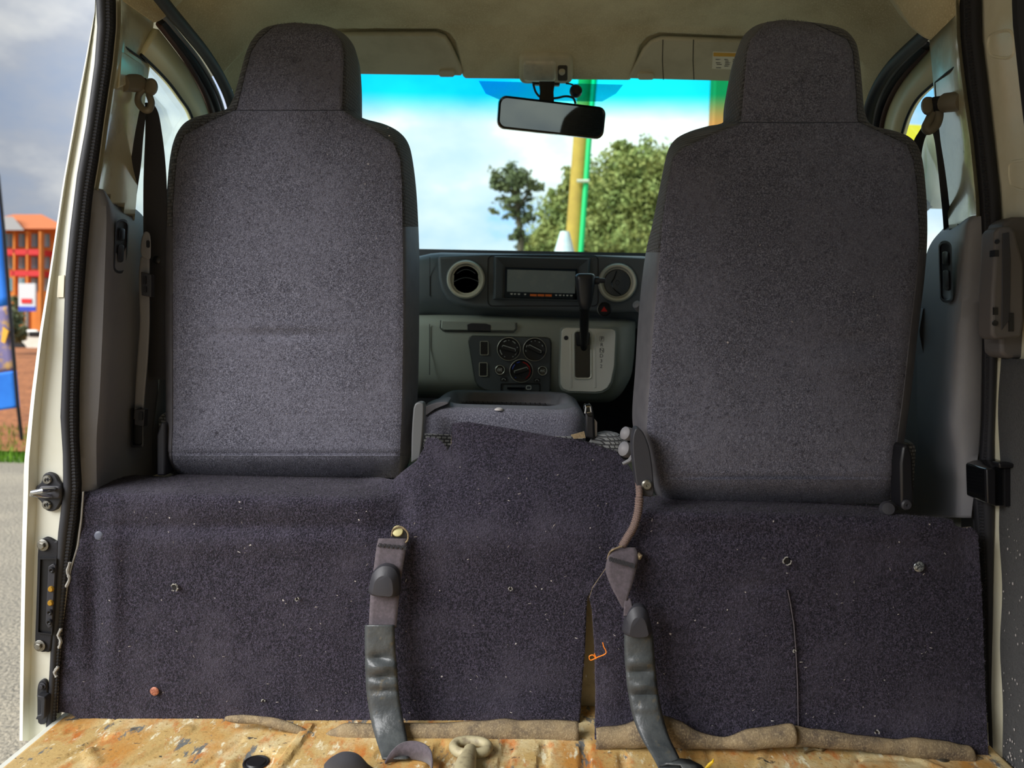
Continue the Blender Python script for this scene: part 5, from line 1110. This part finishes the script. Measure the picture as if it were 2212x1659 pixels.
mk('clamp', tube([P(x, 391, 8.85) for x in (1246, 1262, 1272)], .02, 8), ringsil, po)
mk('orange_post', box((P(1562, 200, 12).x, 12, 2.0), (.34, .34, 5.4)), orangecol, label='tall orange-brown post by the right headrest, outside the windscreen', cat='post', bev=.02)
cb_ = P(1217, 620, 7); cb_.z = GZ
mk('wrapped_figure', loft([[Vector((cb_.x+math.cos(t)*r, 7+math.sin(t)*r*.8, z)) for t in np.linspace(0, 2*PI, 15)[:-1]] for z, r in ((GZ, .26), (.2, .22), (P(1217, 600, 7).z, .16), (P(1215, 560, 7).z, .11), (P(1215, 530, 7).z, .075), (P(1214, 508, 7).z, .05), (P(1214, 500, 7).z, .04))]), conem, label='pale blue-white wrapped cone standing at the foot of the pole', cat='cone')

# left: building, wall, car, bank, grass, flag
DB = 42.
bd = empty('orange_building', (P(60, 700, DB).x, DB, GZ), 'orange three-storey building with red balcony bands in the far left', 'building')
def bq(x0, y0, x1, y1, Y0, Y1): return pxp([(x0, y0), (x1, y0+.4), (x1, y1+.4), (x0, y1)], Y0, Y1)
mk('walls', bq(-80, 492, 135, 760, DB, DB+8), wallor, bd)
mk('roof', loft([[P(-110, 494, DB-1), P(150, 494, DB-1), P(150, 494, DB+10), P(-110, 494, DB+10)], [P(30, 463, DB+3), P(90, 463, DB+3), P(90, 463, DB+5), P(30, 463, DB+5)]]), roofor, bd, smooth=False)
mk('grey_roof', loft([[P(-120, 497, DB-1.6), P(52, 497, DB-1.6), P(52, 497, DB+2), P(-120, 497, DB+2)], [P(-40, 468, DB), P(28, 468, DB), P(28, 468, DB+1), P(-40, 468, DB+1)]]), roofgy, bd, smooth=False)
for y in (538, 584):
    mk('balcony_band', bq(-60 if y < 560 else 22, y, 85, y+12, DB-1.2, DB), redband, bd)
for y0 in (505, 552, 600):
    for x in (12, 38, 66, 92):
        w = mk('window', bq(x, y0, x+14, y0+28, DB-.06, DB+.05), winb, bd); mk('pane_bar', bq(x+6.4, y0, x+7.6, y0+28, DB-.10, DB-.05), whitep, w, smooth=False)
for x in (28, 56, 84): mk('column', bq(x, 500, x+4, 740, DB-1.2, DB-.9), wallor, bd)
sg = mk('shop_sign', bq(40, 612, 76, 672, 30, 30.1), whitep, label='white and blue poster board in front of the orange building', cat='sign')
mk('poster_red', bq(46, 645, 68, 655, 29.97, 30.0), redp, sg, smooth=False); mk('poster_blue', bq(40, 662, 76, 672, 29.96, 30.0), bluep, sg, smooth=False); mk('poster_leg', bq(55, 672, 59, 720, 30, 30.1), steel, sg)
cr_ = empty('parked_car', (P(60, 745, 24).x, 24, GZ), 'white parked car in front of the orange building', 'car')
mk('body', loft([[P(x, y, Y) for x, y in ((15, 756), (15, 735), (22, 728), (35, 712), (80, 712), (96, 726), (130, 730), (132, 756))] for Y in (24, 25.7)]), white, cr_, bev=.06, seg=3)
for x in (36, 62): mk('window', bq(x, 716, x+22, 727, 23.97, 24.02), gloss, cr_, bev=.01)
for x in (34, 112): mk('wheel', lathe([(.31, 0), (.33, .05), (.33, .2), (0, .2)], P(x, 757, 23.95), (0, 1, 0), 20), cartire, cr_)
S('ground_verge', grid(24, 12, lambda a, b: Vector((-30+26.5*a, 7.3+34*b**1.5, GZ+.015+.25*sst(.25, .5, b)+.05*math.sin(9*a+5*b)))), earth, label='orange earth bank across the road', origin=(-12, 12, GZ))
gv, gf = [], []
for k in range(9000):
    x = random.uniform(-9.5, -3.6); y = 7.0+random.random()**1.6*1.9; h = random.uniform(.03, .13); a = random.uniform(0, PI); b = len(gv); w = .008
    gv += [(x-w*math.cos(a), y-w*math.sin(a), GZ), (x+w*math.cos(a), y+w*math.sin(a), GZ), (x+random.uniform(-.04, .04), y+random.uniform(-.04, .04), GZ+h)]; gf.append((b, b+1, b+2))
mk('verge_grass', (gv, gf), grass, label='bright green grass along the far road edge', cat='grass', kind='stuff', fix=False, smooth=False)
fg = empty('feather_flag', P(47, 955, 8.0), 'blue printed feather flag on a thin black pole at the far left', 'flag')
mk('flag_pole', tube([P(48, 958, 8.0), P(38, 870, 8.0), P(24, 700, 8.0), P(8, 500, 8.0), P(-4, 380, 8.0), P(-40, 250, 8)], .018, 8), black, fg)
fe = [(-4, 385), (4, 450), (11, 540), (17, 640), (26, 740), (36, 800), (43, 880)]
def flg(y0, y1, mat, nm, dY):
    rows = []
    for y in np.linspace(y0, y1, 14):
        xr = ix(fe, y); rows.append([P(xr-s*110, y+s*16, 8.0+dY+.10*math.sin(3*s+y*.02)*s) for s in np.linspace(0, 1, 8)])
    mk(nm, strip(rows), mat, fg, solid=.006)
flg(385, 660, flagblue, 'cloth_top', 0); flg(660, 800, flagpur, 'printed_band', 0); flg(800, 880, flagblue, 'cloth_foot', 0)
mk('yellow_print', pxp([(6, 705), (18, 715), (10, 742), (2, 738)], 7.96, 7.975), flagyel, fg, smooth=False)
for i, (px_, d_, h_) in enumerate(((28, 34, 1.0), (8, 20, .6))):
    c = P(px_, 620, d_); mk('shrub', quadmesh_leaves([((c.x, c.y, GZ+.4+h_), (h_*.9, h_*.8, h_), 500)], .16, 0, 20+i), leafd, label=('tall dark shrub beside the orange building', 'low dark shrub behind the blue flag')[i], cat='shrub', fix=False, smooth=False)
# right: yellow hoarding beyond the right window
ys_ = empty('yellow_sign', (P(1984, 290, 9).x, 9.0, GZ), 'small yellow sign on a thin post outside the right front window', 'sign')
mk('board', pxp([(1955, 268), (1998, 270), (1998, 306), (1955, 304)], 8.98, 9.01), M('sign_yellow', (226, 214, 40), .7), ys_, bev=.005)
mk('post', tube([Vector((P(1984, 290, 9).x, 9.03, GZ)), Vector((P(1984, 290, 9).x, 9.03, P(1984, 272, 9).z))], .025, 8), steel, ys_)
